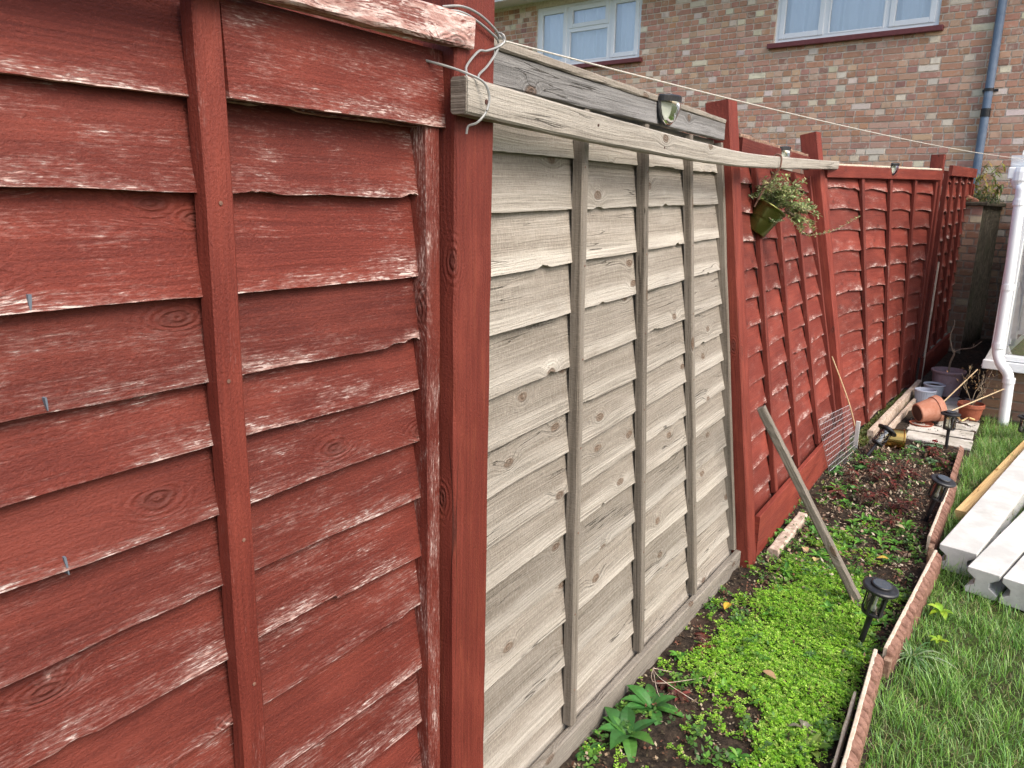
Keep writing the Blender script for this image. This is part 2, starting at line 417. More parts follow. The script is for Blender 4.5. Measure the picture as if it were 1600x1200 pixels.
def leaf(mb, base, d, up, L, W, droop=.3, col=(.05, .12, .02), n=5, fold=.25, tipw=.5):
    base, d, up = Vector(base), Vector(d).normalized(), Vector(up)
    side = d.cross(up).normalized(); up = side.cross(d).normalized(); rows = []
    for k in range(n+1):
        t = k/n; w = W*.5*(math.sin(math.pi*min(1, .06 + t*.94)**(.75 if tipw < .5 else 1.0)))+.0004
        c = base + d*(L*t) - Vector((0, 0, 1))*(droop*L*t*t)
        cc = tuple(x*random.uniform(.9, 1.1) for x in col)
        rows.append((mb.vert(c - side*w + up*(w*fold), co=cc), mb.vert(c, co=tuple(x*1.15 for x in cc)), mb.vert(c + side*w + up*(w*fold), co=cc)))
    for k in range(n):
        a, b = rows[k], rows[k+1]
        mb.face(a[0], a[1], b[1], b[0]); mb.face(a[1], a[2], b[2], b[1])
def hn(x, y=0.0, z=0.0): return mnoise.noise(Vector((x, y, z)))

# ---------------------------------------------------------------- the setting: ground, soil bed, lawn
g = MB(); g.box((-150, -150, -.5), (150, 150, -.06))
tag(g.build('ground', M['turf']), None, None, kind='structure')
def rise(y): return .0 if y < 7.6 else min(.11, (y - 7.6)*.07)
def grid(name, x0, x1, y0, y1, s, mat, zf):
    nx, ny = int((x1-x0)/s)+1, int((y1-y0)/s)+1
    xs, ys = np.linspace(x0, x1, nx), np.linspace(y0, y1, ny)
    v = np.array([(x, y, zf(x, y)) for y in ys for x in xs])
    i = np.arange(nx*ny).reshape(ny, nx)
    f = np.stack([i[:-1, :-1], i[:-1, 1:], i[1:, 1:], i[1:, :-1]], -1).reshape(-1, 4)
    return np_mesh(name, v, f, mat, smooth=True)
def soil_z(x, y):
    return .004 + .014*hn(x*7, y*7) + .010*hn(x*23, y*23, 3) + .006*hn(x*60, y*60, 8) + rise(y)
tag(grid('soil_bed', -1.5, -.20, .2, 10.4, .016, M['soil'], soil_z), None, None, kind='structure')
def lawn_z(x, y): return -.012 + .012*hn(x*5, y*5, 2) + .004*hn(x*30, y*30, 2)
tag(grid('lawn_ground', -.20, 3.5, -1.5, 6.85, .03, M['turf'], lawn_z), None, None, kind='structure')

# ---------------------------------------------------------------- fence panels
class Patch:
    """bilinear panel plane: u in metres along it, z in metres up, w out of it towards the garden (+x)"""
    def __init__(s, bl, br, tl, tr, L, H):
        s.c = [Vector(p) for p in (bl, br, tl, tr)]; s.L, s.H = L, H
    def __call__(s, u, z, w=0.0):
        a, b, c, d = s.c; t, v = u/s.L, z/s.H
        p = (a.lerp(b, t)).lerp(c.lerp(d, t), v)
        du = (b-a).lerp(d-c, v); dv = (c-a).lerp(d-b, t)
        n = dv.cross(du).normalized()
        if n.x < 0: n = -n
        return p + n*w

def board(mb, P, u0, u1, z0, z1, w0, w1, th, seed, wav=.004, arch=0.0, divs=None, chips=3, du=.012, warp=.004, notch=True):
    rg = random.Random(seed); rnd = rg.random(); L = u1 - u0; n = max(8, int(L/du)); H = z1 - z0; nv = 6
    cps = []
    for k in range(chips):
        cps.append((rg.uniform(u0, u1), rg.uniform(.012, .09), rg.uniform(.003, .010)))
    steps = [(rg.uniform(u0, u1), rg.uniform(.05, .25), rg.uniform(.003, .008)) for _ in range(1 if rg.random() < .35 else 0)] if notch else []
    rows = []
    for i in range(n+1):
        u = u0 + L*i/n
        e = wav*(hn(u*3.1, seed*1.7) + .5*hn(u*9, seed*2.3, 4) + .25*hn(u*38, seed, 9))
        e -= wav*.6*abs(hn(u*1.3, seed*5.1, 2))
        for c, wd, dp in cps:
            q = abs(u-c)/wd
            if q < 1: e += dp*(1-q*q)**2*(.8+.5*hn(u*130, seed))
        for c, wd, dp in steps:
            if c < u < c+wd: e += dp*(1 + .25*hn(u*60, seed))
        if arch and divs:
            k = 0
            while k < len(divs)-2 and u > divs[k+1]: k += 1
            t = (u-divs[k])/(divs[k+1]-divs[k]); t = min(1, max(0, t)); e += arch*(math.sin(math.pi*t) - .35)
        wb = warp*(hn(u*2.2, seed*3.3, 5) + .4*hn(u*7, seed, 11))
        row = []
        zz = z0 + e
        # back bottom, front bottom, front face up
        row.append(mb.vert(P(u, zz + .001, w0 + wb - th), (u + rnd*9, -.004, rnd), 0.0))
        for k in range(nv):
            t = (k/(nv-1))**1.6
            z = zz + (z1-zz)*t + (.0015 if k == 0 else 0)
            cup = .0022*math.sin(math.pi*min(1, t*1.2))*hn(u*1.7, seed, 7)
            row.append(mb.vert(P(u, z, lerp(w0 + wb*(1-t), w1, t) + cup), (u + rnd*9, z - z0, rnd), max(0, z-zz)))
        row.append(mb.vert(P(u, z1, w1 - th), (u + rnd*9, H, rnd), .1))
        rows.append(row)
    m = len(rows[0])
    for i in range(n):
        for k in range(m-1): mb.face(rows[i][k], rows[i+1][k], rows[i+1][k+1], rows[i][k+1])
        mb.face(rows[i][m-1], rows[i+1][m-1], rows[i+1][0], rows[i][0])
    mb.face(*rows[0]); mb.face(*rows[-1][::-1])

def batten(root, name, P, u, z0, z1, wd, w0, w1, mat, n=14, jit=.0008, shift=0.0, label=None):
    """upright strip on the panel face, following its twist; w0 back, w1 front"""
    mb = MB(); rnd = random.random(); rows = []
    b = .003
    for i in range(n+1):
        z = lerp(z0, z1, i/n); uc = u + shift*(i/n); jz = random.uniform(-jit, jit)*2
        ring = [(-wd/2, w0), (-wd/2, w1-b), (-wd/2+b, w1), (wd/2-b, w1), (wd/2, w1-b), (wd/2, w0)]
        row = []; q = 0
        for k, (a, w) in enumerate(ring):
            if k: q += math.dist(ring[k], ring[k-1])
            row.append(mb.vert(P(uc + a + jz, z, w + random.uniform(-jit, jit)), (z + rnd*7, q, rnd), .07))
        rows.append(row)
    for i in range(n):
        for k in range(6):
            j = (k+1) % 6; mb.face(rows[i][k], rows[i][j], rows[i+1][j], rows[i+1][k])
    mb.face(*rows[0]); mb.face(*rows[-1][::-1])
    o = mb.build(name, mat, root)
    if label: o['label'] = label
    return o
def nails(root, P, u, zs, w, part):
    for z in zs:
        mb = MB(); uu = u + random.uniform(-.008, .008); c = P(uu, z, w + .0006); n = (P(uu, z, w+.01) - c).normalized(); T = Matrix.Translation(c) @ n.to_track_quat('Z', 'Y').to_matrix().to_4x4()
        lathe(mb, [(.0030, 0), (.0028, .0006), (.0002, .0008)], T, 8)
        sub(mb, 'nail_head', M['strap'], part, root)

Z_RED = [1.647, 1.532, 1.398, 1.282, 1.19, 1.09, .98, .861, .75, .616, .491, .37, .245, .12, .0]
Z_GREY = [1.624, 1.506, 1.378, 1.254, 1.118, .999, .892, .772, .663, .535, .408, .272, .15, .04]

def base_at(P): return P(P.L/2, 0, -.03)
def panel(label, P, zs, ztop, bat_us, bmat, batmat, wav, arch=0.0, chips=3, bat_z0=.0, bat_z1=1.8, seed=1, edge_us=(), ew=.03, rail=None, group='fence sections along the garden', bw=.036, u_end=0.0, w0=-.020, w1=-.040, du=.012, warp=.004, edgemat=None, nail=True, shift=0.0):
    root = thing('fence_section', label, 'fence', base_at(P), group)
    mb = MB(); L = P.L; divs = sorted([0] + list(bat_us) + [L])
    tops = [ztop] + [zs[i] + .022 for i in range(len(zs)-1)]
    for i, (z, zt) in enumerate(zip(zs, tops)):
        board(mb, P, .004, L-.004, z, zt, w0, w1, .0095, seed*100+i, wav, arch, divs, chips, du, warp)
    mb.build('overlapping_boards', bmat, root, smooth=False)
    for u in bat_us:
        o = batten(root, 'batten', P, u, bat_z0, bat_z1, bw, w0-.004, .0, batmat, shift=shift)
        if nail: nails(root, P, u, [bat_z0 + .11 + k*.235 for k in range(int((bat_z1-bat_z0)/.235))], .0, o)
    for u in edge_us:
        batten(root, 'edge_batten', P, u, bat_z0, bat_z1, ew, w0-.02, -.003, edgemat or batmat)
    return root

# --- nearest red panel
P1 = Patch((-.885, -.78, 0), (-.885, 1.083, 0), (-.885, -.78, 1.8), (-.885, 1.083, 1.8), 1.863, 1.8)
r1 = panel('large red fence panel nearest the camera, peeling paint and one upright batten in view', P1, Z_RED, 1.79,
           [.12, .70, 1.408], M['red'], M['red_batten'], .0040, 0, 3, .0, 1.775, 3, edge_us=(.02, 1.838), ew=.036, bw=.040, w0=-.022, w1=-.044, du=.006, warp=.006, edgemat=M['red_edge'])
mb = MB(); beam(mb, (-.862, -.78, 1.765), (-.862, 1.118, 1.806), (0, 0, 1), .03, .052, .004, 40, .0012, ed=.012); mb.build('top_rail', M['red_rail'], r1)
mb = MB(); board(mb, P1, 1.429, 1.862, 1.650, 1.775, .004, -.004, .010, 77, .002, 0, None, 0, .006, .001, notch=False); mb.build('short_top_board', M['red'], r1)

M['drip'] = plain('blue_grey_paint', (.11, .13, .16), .6); M['whitepaint'] = plain('white_paint_fleck', (.8, .8, .8), .5)
for (y0, z0, y1, z1, wd) in ((.3953, 1.4203, .3951, 1.4013, .0045), (.3986, 1.3035, .4003, 1.2875, .003), (.3982, 1.1083, .4014, 1.0837, .0035)):
    mb = MB(); n = 7
    rows = []
    for k in range(n):
        q = k/(n-1); yy, zz = lerp(y0, y1, q), lerp(z0, z1, q); ww = wd*(.55 + .45*math.sin(1 + q*2.6)); rows.append([mb.vert(P1(yy+.78+a*ww, zz, b)) for a, b in ((-.5, -.035), (-.4, -.0205 + .002*(1-q)), (.4, -.0205 + .002*(1-q)), (.5, -.035))])
    for k in range(n-1):
        for j in range(3): mb.face(rows[k][j], rows[k][j+1], rows[k+1][j+1], rows[k+1][j])
    mb.face(*rows[0]); mb.face(*rows[-1][::-1]); mb.build('paint_drip', M['drip'], r1)

# --- bare grey panel
P2 = Patch((-.905, 1.197, 0), (-.893, 3.115, 0), (-.885, 1.197, 1.8), (-1.118, 3.115, 1.84), 1.918, 1.8)
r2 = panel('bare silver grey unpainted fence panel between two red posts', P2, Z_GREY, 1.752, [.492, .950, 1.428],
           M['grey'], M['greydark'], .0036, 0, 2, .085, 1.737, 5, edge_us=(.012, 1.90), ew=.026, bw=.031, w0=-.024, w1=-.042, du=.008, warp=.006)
mb = MB()
for k in range(1):
    beam(mb, P2(.0, .035, -.004), P2(1.918, .035, -.004), (0, 0, 1), .026, .085, .004, 30, .001, ed=.05)
mb.build('bottom_rail', M['grey'], r2)
mb = MB(); beam(mb, P2(.0, 1.769, -.006), P2(1.905, 1.776, -.006), (0, 0, 1), .022, .062, .003, 30, .001, ed=.1); mb.build('top_board', M['cap'], r2)
mb = MB(); beam(mb, P2(.0, 1.8095, -.012), P2(1.91, 1.8165, -.012), (0, 0, 1), .045, .018, .003, 30, .001, ed=.1); mb.build('cap_rail', M['beam'], r2)

# --- leaning red panel
P3 = Patch((-.845, 3.215, 0), (-.875, 5.085, 0), (-1.105, 3.215, 1.8), (-1.262, 5.085, 1.8), 1.87, 1.8)
zs3 = [1.63 - .124*i for i in range(13)]
r3 = panel('red fence panel leaning back behind the hanging pot and the propped stick', P3, zs3, 1.74, [.385, .84, 1.335],
           M['red_far'], M['red_batten'], .006, .006, 3, .20, 1.72, 7, edge_us=(.012, 1.855), bw=.038, warp=.006, nail=False)
mb = MB(); beam(mb, P3(0, .11, .0), P3(1.86, .11, .0), (0, 0, 1), .024, .20, .003, 20, .001); mb.build('bottom_rail', M['red_post'], r3)
mb = MB(); beam(mb, P3(.10, 1.775, -.008), P3(1.82, 1.795, -.008), (0, 0, 1), .028, .075, .004, 20, .0015, ed=.03); mb.build('top_rail', M['red_batten'], r3)
mb = MB(); beam(mb, P3(.08, 1.822, -.02), P3(1.80, 1.842, -.02), (0, 0, 1), .05, .016, .003, 20, .002, ed=.02); mb.build('cap_strip', M['brownwood'], r3)

# --- next red panel, turned a little
P4 = Patch((-.865, 5.215, 0), (-.775, 7.45, 0), (-1.205, 5.215, 1.8), (-.80, 7.45, 1.8), 2.237, 1.8)
zs4 = [1.66 - .135*i for i in range(13)]
r4 = panel('red fence panel with arched board edges just before the last red post', P4, zs4, 1.78, [.62, 1.16, 1.70],
           M['red_far'], M['red_batten'], .005, .016, 2, .02, 1.76, 9, edge_us=(.012, 2.222), bw=.045, ew=.04, warp=.008, nail=False, du=.015)
mb = MB(); beam(mb, P4(0, 1.755, .002), P4(2.237, 1.815, .002), (0, 0, 1), .026, .075, .003, 20, .001, ed=.06); mb.build('top_rail', M['red_batten'], r4)
mb = MB(); beam(mb, P4(0, 1.800, -.01), P4(2.237, 1.862, -.01), (0, 0, 1), .05, .014, .003, 20, .001, ed=.02); mb.build('cap_strip', M['paleedge'], r4)

# --- short far red panel
P5 = Patch((-.745, 7.57, .06), (-.672, 9.15, .1), (-.74, 7.57, 1.86), (-.672, 9.15, 1.9), 1.58, 1.8)
zs5 = [1.70 - .125*i for i in range(13)]
r5 = panel('farthest red fence panel, ending at the mossy wall stub', P5, zs5, 1.80, [.33, .72, 1.12],
           M['red_far'], M['red_batten'], .008, .012, 3, .2, 1.79, 11, edge_us=(.012, 1.565), bw=.045, ew=.04, warp=.006, nail=False, du=.02)
mb = MB(); beam(mb, P5(0, 1.80, .004), P5(1.58, 1.80, .004), (0, 0, 1), .026, .085, .003, 12, .001, ed=.03); mb.build('top_rail', M['red_batten'], r5)
mb = MB(); beam(mb, P5(0, .10, .004), P5(1.58, .10, .004), (0, 0, 1), .026, .2, .003, 12, .001); mb.build('bottom_rail', M['red_batten'], r5)

# --- posts
def post(label, foot, top, wy, wx, mat=M['red_post'], slope=0.0):
    """foot/top = middle of the garden face"""
    f, t = Vector(foot), Vector(top); o = thing('fence_post', label, 'fence post', f, 'red fence posts')
    f = f - Vector((wx/2, 0, .05)); t = t - Vector((wx/2, 0, 0))
    mb = MB(); beam(mb, f, t, (1, 0, 0), wy, wx, .004, 30, .0008, ed=.09); mb.build('post_shaft', mat, o); return o
po1 = post('thick red fence post nearest the camera, tied round with wire', (-.86, 1.139, 0), (-.86, 1.139, 2.02), .112, .10)
po2 = post('leaning red fence post at the far end of the bare grey panel', (-.838, 3.165, 0), (-1.105, 3.165, 1.935), .10, .10)
po3 = post('red fence post leaning back most, right of the broken rail', (-.835, 5.15, 0), (-1.245, 5.15, 1.975), .11, .10)
po4 = post('upright red fence post with a pale batten against it', (-.768, 7.51, 0), (-.785, 7.51, 1.985), .10, .10)
po5 = post('dark red fence post against the end of the mossy wall stub', (-.66, 9.18, .1), (-.66, 9.18, 1.80), .07, .08)
mb = MB(); beam(mb, (-.728, 7.60, .05), (-.728, 7.60, 1.1), (0, 1, 0), .014, .02, .003, 8, .001)
t = thing('pale_batten', 'thin pale batten standing against the upright red post', 'batten', (-.728, 7.6, 0)); mb.build('strip', M['paleedge'], t)
# gravel footing seen under the leaning panel
mb = MB(); beam(mb, (-.80, 3.30, .012), (-.80, 3.82, .014), (0, 0, 1), .05, .05, .006, 8, .003)
tag(mb.build('footing_board', M['plank']), 'short pale board lying at the foot of the leaning red panel', 'board')

# ---------------------------------------------------------------- grey beam tied across the posts
M['endgrain'] = wood('weathered_shaded_end_grain', 'greydark', tint=1, knots=.9)  # dark from weathering plus painted-in shade of the end facing -Y
t = thing('timber_beam', 'long weathered grey timber tied across the fence, cracked end towards the camera', 'timber', (-.84, 1.06, 1.69))
BP = [(1.066, 1.700, .060), (1.475, 1.695, .0605), (1.9035, 1.6927, .060), (2.32, 1.693, .0575), (2.778, 1.6962, .052), (3.15, 1.705, .0505), (4.04, 1.741, .050), (5.40, 1.7995, .049)]
def beam_at(y):
    for (a, za, ha), (b, zb, hb) in zip(BP, BP[1:]):
        if y <= b: q = (y-a)/(b-a); return Vector((-.838 - .0771*(y-1.052), y, lerp(za, zb, q))), lerp(ha, hb, q)
    return Vector((-.838 - .0771*(BP[-1][0]-1.052), BP[-1][0], BP[-1][1])), BP[-1][2]
mb = MB(); rows = []; nb = 70
for k in range(nb+1):
    y = lerp(1.066, 5.40, (k/nb)**1.3); c, h = beam_at(y); c2, _ = beam_at(min(5.4, y+.25)); c3, _ = beam_at(max(1.066, y-.25)); c.z = c.z*.5 + (c2.z+c3.z)*.25 if .25 < y-1.066 < 4.0 else c.z
    a_, b_, v_ = .0165, h/2, .004; row = []; per = 0; last = None
    for x_, z_ in ((-a_, -b_+v_), (-a_+v_, -b_), (a_-v_, -b_), (a_, -b_+v_), (a_, b_-v_), (a_-v_, b_), (-a_+v_, b_), (-a_, b_-v_)):
        if last: per += math.dist(last, (x_, z_))
        last = (x_, z_); j = .0016*hn(y*9, per*40, 3)
        row.append(mb.vert(c + Vector((x_ + j, x_*.0771, z_ + j*.7)), (y, per, .37), .02))
    rows.append(row)
for k in range(nb):
    for i in range(8): j = (i+1) % 8; mb.face(rows[k][i], rows[k+1][i], rows[k+1][j], rows[k][j])
mb.face(*rows[0]); mb.face(*rows[-1][::-1])
b_ = mb.build('beam_body', M['beam'], t)
for (y, dz, r) in ((1.125, -.004, .0045), (1.60, .006, .003), (2.05, -.01, .003)):
    c, _ = beam_at(y); T = Matrix.Translation(c + Vector((.0166, 0, dz))) @ Matrix.Rotation(math.radians(90), 4, 'Y')
    mb = MB(); lathe(mb, [(r, 0), (r, .0012), (.0003, .0014)], T, 10); sub(mb, 'nail_hole', M['hole'], b_, t)
mb = MB(); e_, h_ = beam_at(1.066); beam(mb, e_ + Vector((0, -.003, 0)), e_ + Vector((0, -.0002, 0)), (0, 0, 1), .032, h_ - .001, .004, 1, 0, ed=.0); sub(mb, 'end_grain', M['endgrain'], b_, t)

# tie wire round post and beam
t = thing('tie_wire', 'grey wire looped round the nearest red post and the beam end', 'wire', (-.86, 1.14, 1.80))
mb = MB()
W = [[(-.87, 1.06, 1.838), (-.852, 1.09, 1.842), (-.852, 1.14, 1.838), (-.853, 1.188, 1.822), (-.858, 1.204, 1.812)],
     [(-.88, 1.055, 1.832), (-.853, 1.085, 1.833), (-.852, 1.135, 1.826), (-.853, 1.185, 1.812), (-.858, 1.202, 1.806)],
     [(-.858, 1.203, 1.818), (-.848, 1.206, 1.808), (-.851, 1.195, 1.798), (-.853, 1.16, 1.785), (-.852, 1.135, 1.780), (-.850, 1.100, 1.752), (-.838, 1.084, 1.735), (-.838, 1.080, 1.728), (-.850, 1.080, 1.72)],
     [(-.856, 1.202, 1.802), (-.851, 1.185, 1.785), (-.851, 1.16, 1.760), (-.846, 1.128, 1.740), (-.838, 1.118, 1.728), (-.85, 1.118, 1.715)],
     [(-.90, 1.03, 1.757), (-.862, 1.060, 1.746), (-.832, 1.078, 1.735), (-.812, 1.098, 1.722), (-.808, 1.108, 1.700), (-.810, 1.102, 1.676), (-.818, 1.088, 1.658), (-.832, 1.082, 1.652), (-.836, 1.082, 1.640)],
     [(-.86, 1.198, 1.800), (-.848, 1.207, 1.806), (-.850, 1.205, 1.818), (-.862, 1.205, 1.823)]]
for w in W: tube(mb, curve(w, 8), .0021, 6)
mb.build('wire_loops', M['wire'], t)
# washing line
mb = MB(); a, b = Vector((-.848, 1.205, 1.808)), Vector((-.13, 6.95, 1.905)); pts = []
for k in range(41):
    q = k/40; p = a.lerp(b, q); p.z -= .035*4*q*(1-q); pts.append(p)
tube(mb, pts, .0018, 6)
o = mb.build('washing_line', M['rope']); tag(o, 'thin pale washing line strung from the nearest post to the conservatory', 'washing line')

# ---------------------------------------------------------------- solar lights on the fence
def wall_light(label, c, n, s=1.0):
    c, n = Vector(c), Vector(n).normalized(); t = thing('wall_light', label, 'solar light', c, 'half round solar lights on the fence')
    X = Vector((0, 0, 1)).cross(n).normalized(); T = Matrix((X, n, X.cross(n))).transposed()
    Z = T @ Vector((0, 0, 1))
    if Z.z < 0: T = Matrix((-X, n, (-X).cross(n))).transposed()
    T = Matrix.Translation(c) @ T.to_4x4()
    def half(mb, prof, seg=14):
        rows = []
        for r, d, z in prof:
            rows.append([mb.vert(T @ Vector((r*math.cos(math.pi*k/seg)*s, d*math.sin(math.pi*k/seg)*s, z*s))) for k in range(seg+1)])
        for i in range(len(rows)-1):
            for k in range(seg): mb.face(rows[i][k], rows[i][k+1], rows[i+1][k+1], rows[i+1][k])
        return rows
    mb = MB(); rows = half(mb, [(.057, .036, .010), (.058, .038, .026), (.055, .035, .030)]); mb.face(*rows[-1]); mb.face(*rows[0][::-1])
    mb.build('housing', M['black'], t, smooth=False)
    mb = MB(); mb.box((-.036*s, .006*s, .0302*s), (.036*s, .026*s, .0318*s), M=T); mb.build('solar_panel', M['solar'], t)
    mb = MB(); half(mb, [(.056, .035, .0098), (.054, .034, -.010), (.048, .029, -.028), (.036, .022, -.044), (.018, .011, -.056), (.0005, .0005, -.060)]); mb.build('lens', M['lens'], t, smooth=True)
    mb = MB(); rows = half(mb, [(.0605, .006, .012), (.058, .006, -.012), (.050, .006, -.034), (.036, .006, -.051), (.016, .006, -.061), (.0005, .003, -.063)]); mb.build('back_plate', M['black'], t)
    mb = MB(); half(mb, [(.050, .012, .008), (.047, .012, -.012), (.040, .010, -.030), (.028, .009, -.044), (.004, .006, -.053)]); mb.build('reflector', M['white_dirty'], t)
    return t
wall_light('half round solar light on the cap of the bare grey panel', (-.990, 2.262, 1.818), (1, -.10, 0), .95)
wall_light('half round solar light on the broken top rail of the leaning red panel', P3(.98, 1.80, .006), (1, -.06, .1), 1.0)
wall_light('half round solar light on the rail of the red panel before the last post', (-.985, 6.34, 1.83), (1, -.2, 0), .95)

# ---------------------------------------------------------------- hanging pot
HP = Vector((-1.078, 3.60, 1.475))
t = thing('hanging_pot', 'tilted green metal pot hung from the beam on a rusty strap', 'hanging pot', HP)
ax = Vector((.42, .30, .85)).normalized(); T = Matrix.Translation(HP) @ ax.to_track_quat('Z', 'Y').to_matrix().to_4x4() @ Matrix.Scale(1.1, 4)
mp = NT('green_metal_pot'); zz = mp.sep(mp.obj())
M['potgreen'] = mp.done(mp.bsdf((.085, .085, .020), .24, None, .6, .75))
mb = MB(); prof = [(.001, -.062), (.047, -.062), (.049, -.058), (.056, -.01)]
for k in range(6): prof += [(.057 + k*.0016, .0 + k*.008), (.0595 + k*.0016, .004 + k*.008)]
prof += [(.068, .05), (.072, .052), (.072, .060), (.066, .060), (.060, .02)]
lathe(mb, prof, T, 32); mb.build('pot', M['potgreen'], t, smooth=True)
mb = MB(); lathe(mb, [(.0005, .045), (.064, .045)], T, 24); mb.build('compost', M['soilpot'], t)
mb = MB(); tube(mb, curve([(-1.10, 3.54, 1.53), (-1.06, 3.545, 1.62), (-1.012, 3.55, 1.69), (-1.005, 3.555, 1.715), (-1.008, 3.555, 1.748), (-1.03, 3.555, 1.754), (-1.055, 3.555, 1.72)], 6), .0042, 6)
mb.build('hanger', M['strap'], t)
t2 = thing('succulent_plant', 'trailing sedum with pale green leaves spilling from the hanging pot', 'plant', HP + ax*.045)
rg = random.Random(4); mbl, mbs = MB(), MB(); O = HP + ax*.05
def sprig(pts, n, sz, jit, colset):
    c = curve(pts, 6); tube(mbs, c, .0016, 4, .0008)
    for k in range(n):
        p = c[rg.randrange(max(1, len(c)//4), len(c))]
        for q in range(3):
            d = Vector((rg.uniform(-1, 1), rg.uniform(-1, 1), rg.uniform(-.3, 1)))
            leaf(mbl, p + Vector((rg.uniform(-jit, jit), rg.uniform(-jit, jit), rg.uniform(-jit, jit))), d, (0, 0, 1), sz*rg.uniform(.7, 1.3), sz*rg.uniform(.45, .7), .15, rg.choice(colset), 3, .3)
CS = [(.42, .52, .20), (.56, .60, .32), (.36, .46, .2), (.26, .34, .13), (.34, .42, .19), (.42, .46, .23), (.17, .24, .10), (.48, .42, .22), (.30, .33, .2)]
for k in range(64):
    a = rg.uniform(0, 2*math.pi); d = Vector((rg.uniform(-.5, 1), rg.uniform(-.6, 1), rg.uniform(.0, 1))).normalized()
    l = rg.uniform(.07, .165); b = O + Vector((rg.uniform(-.04, .04), rg.uniform(-.04, .05), rg.uniform(-.01, .02)))
    sprig([b, b + d*l*.5 + Vector((0, 0, .015)), b + d*l], 12, .017, .010, CS)
for k in range(22):
    b = O + Vector((.05, .08, .0)); d = Vector((rg.uniform(.2, 1), rg.uniform(.3, 1), rg.uniform(-.55, .25))).normalized(); l = rg.uniform(.07, .17)
    sprig([b, b + d*l*.6, b + d*l + Vector((0, 0, -.015))], 13, .017, .009, CS)
e = Vector((-.91, 3.74, 1.41)); sprig([O + Vector((.03, .05, -.01)), O + Vector((.09, .09, -.05)), e, e + Vector((.09, .12, .02)), e + Vector((.17, .24, .085))], 50, .011, .006, CS)
sprig([HP + Vector((.045, -.05, .01)), HP + Vector((.07, -.03, -.01)), HP + Vector((.09, .0, .0))], 10, .012, .008, [(.16, .30, .15), (.22, .36, .18)])
mbl.build('foliage', M['leaf'], t2); mbs.build('stems', M['twig'], t2)

# ---------------------------------------------------------------- propped stick, mesh, cane
mb = MB(); beam(mb, (-.832, 3.0, .755), (-.388, 3.08, -.01), (0, 1, 0), .03, .034, .003, 30, .0012)
tag(mb.build('propped_stick', M['greydark']), 'grey square timber stick propped from the leaning post to the soil', 'stick')
t = thing('wire_mesh_piece', 'small square of galvanised wire mesh propped against the leaning red panel', 'wire mesh', (-.83, 4.85, 0))
A, B, C, D = Vector((-.868, 4.43, .375)), Vector((-.868, 5.10, .37)), Vector((-.835, 4.47, .0)), Vector((-.80, 5.17, -.005))
A, B = Vector((-.90, 4.40, .378)), Vector((-.868, 5.09, .325)); C, D = Vector((-.838, 4.60, .0)), Vector((-.80, 5.17, .0))
mb = MB()
for k in range(22):
    q = k/21; tube(mb, [A.lerp(B, q), C.lerp(D, q)], .0013, 4)
for k in range(12):
    q = k/11; tube(mb, [A.lerp(C, q) + Vector((.003, 0, 0)), B.lerp(D, q) + Vector((.003, 0, 0))], .0017, 4)
mb.build('grid_wires', M['galv'], t)
mb = MB(); tube(mb, curve([(-.80, 5.27, .0), (-.87, 5.15, .3), (-.985, 5.0, .635)], 6), .0048, 6, .0034)
tag(mb.build('bamboo_cane', M['bamboo']), 'thin brown cane standing in front of the wire mesh', 'cane', 'garden canes')
mb = MB(); mb.box((-.832, 5.20, -.02), (-.806, 5.212, .20)); tag(mb.build('white_strip', M['concrete'], bevel=.002), 'short white plastic strip upright beside the wire mesh', 'strip')

# ---------------------------------------------------------------- stake lights
def stake_light(label, foot, lean, s=1.0, lattice=False, h=.262):
    foot = Vector(foot); t = thing('stake_light', label, 'solar light', foot, 'solar stake lights in the bed')
    ax = Vector(lean).normalized(); T = Matrix.Translation(foot) @ ax.to_track_quat('Z', 'Y').to_matrix().to_4x4() @ Matrix.Scale(s, 4)
    z0 = h - .125
    mb = MB(); lathe(mb, [(.0095, -.03), (.0105, z0), (.013, z0+.002)], T, 12, close=True); mb.build('stake', M['black'], t, smooth=False)
    mb = MB(); lathe(mb, [(.013, z0), (.034, z0+.003), (.036, z0+.006), (.036, z0+.013), (.010, z0+.014)], T, 28, close=True); mb.build('base_ring', M['black'], t)
    mb = MB(); lathe(mb, [(.0305, z0+.0135), (.0315, z0+.06), (.0305, z0+.099)], T, 28); mb.build('glass', M['lens'], t, smooth=True)
    mb = MB(); lathe(mb, [(.009, z0+.014), (.009, z0+.03), (.005, z0+.034), (.004, z0+.075), (.012, z0+.09), (.02, z0+.0995)], T, 12, close=True); mb.build('led_holder', M['white_dirty'], t, smooth=True)
    if lattice:
        mb = MB()
        for k in range(7):
            for sg in (1, -1):
                tube(mb, [T @ Vector((.036*math.cos(a), .036*math.sin(a), z0+.01+.09*q)) for q, a in [(j/8, 2*math.pi*k/7 + sg*j/8*1.8) for j in range(9)]], .0016, 4)
        mb.build('lattice', M['black'], t)
    else:
        for k in range(5):
            a = 2*math.pi*k/5 + .5; mb = MB()
            R = T @ Matrix.Rotation(a, 4, 'Z'); mb.box((.0325, -.0045, z0+.010), (.0375, .0045, z0+.1005), M=R); mb.build('bar', M['black'], t)
    mb = MB(); lathe(mb, [(.030, z0+.097), (.056, z0+.1), (.059, z0+.104), (.059, z0+.110), (.054, z0+.1135), (.034, z0+.115)], T, 36, close=True); mb.build('cap', M['black'], t)
    mb = MB(); lathe(mb, [(.034, z0+.1152), (.034, z0+.1215), (.031, z0+.1235)], T, 32, close=True); tp = mb.build('cap_disc', M['black'], t)
    mb = MB(); lathe(mb, [(.029, z0+.1237), (.027, z0+.1243)], T, 28, close=True); sub(mb, 'solar_panel', M['solar'], tp, t)
    return t
stake_light('black stake light nearest the camera, by the foot of the propped stick', (-.336, 2.771, 0), (.045, -.01, .262), 1.02)
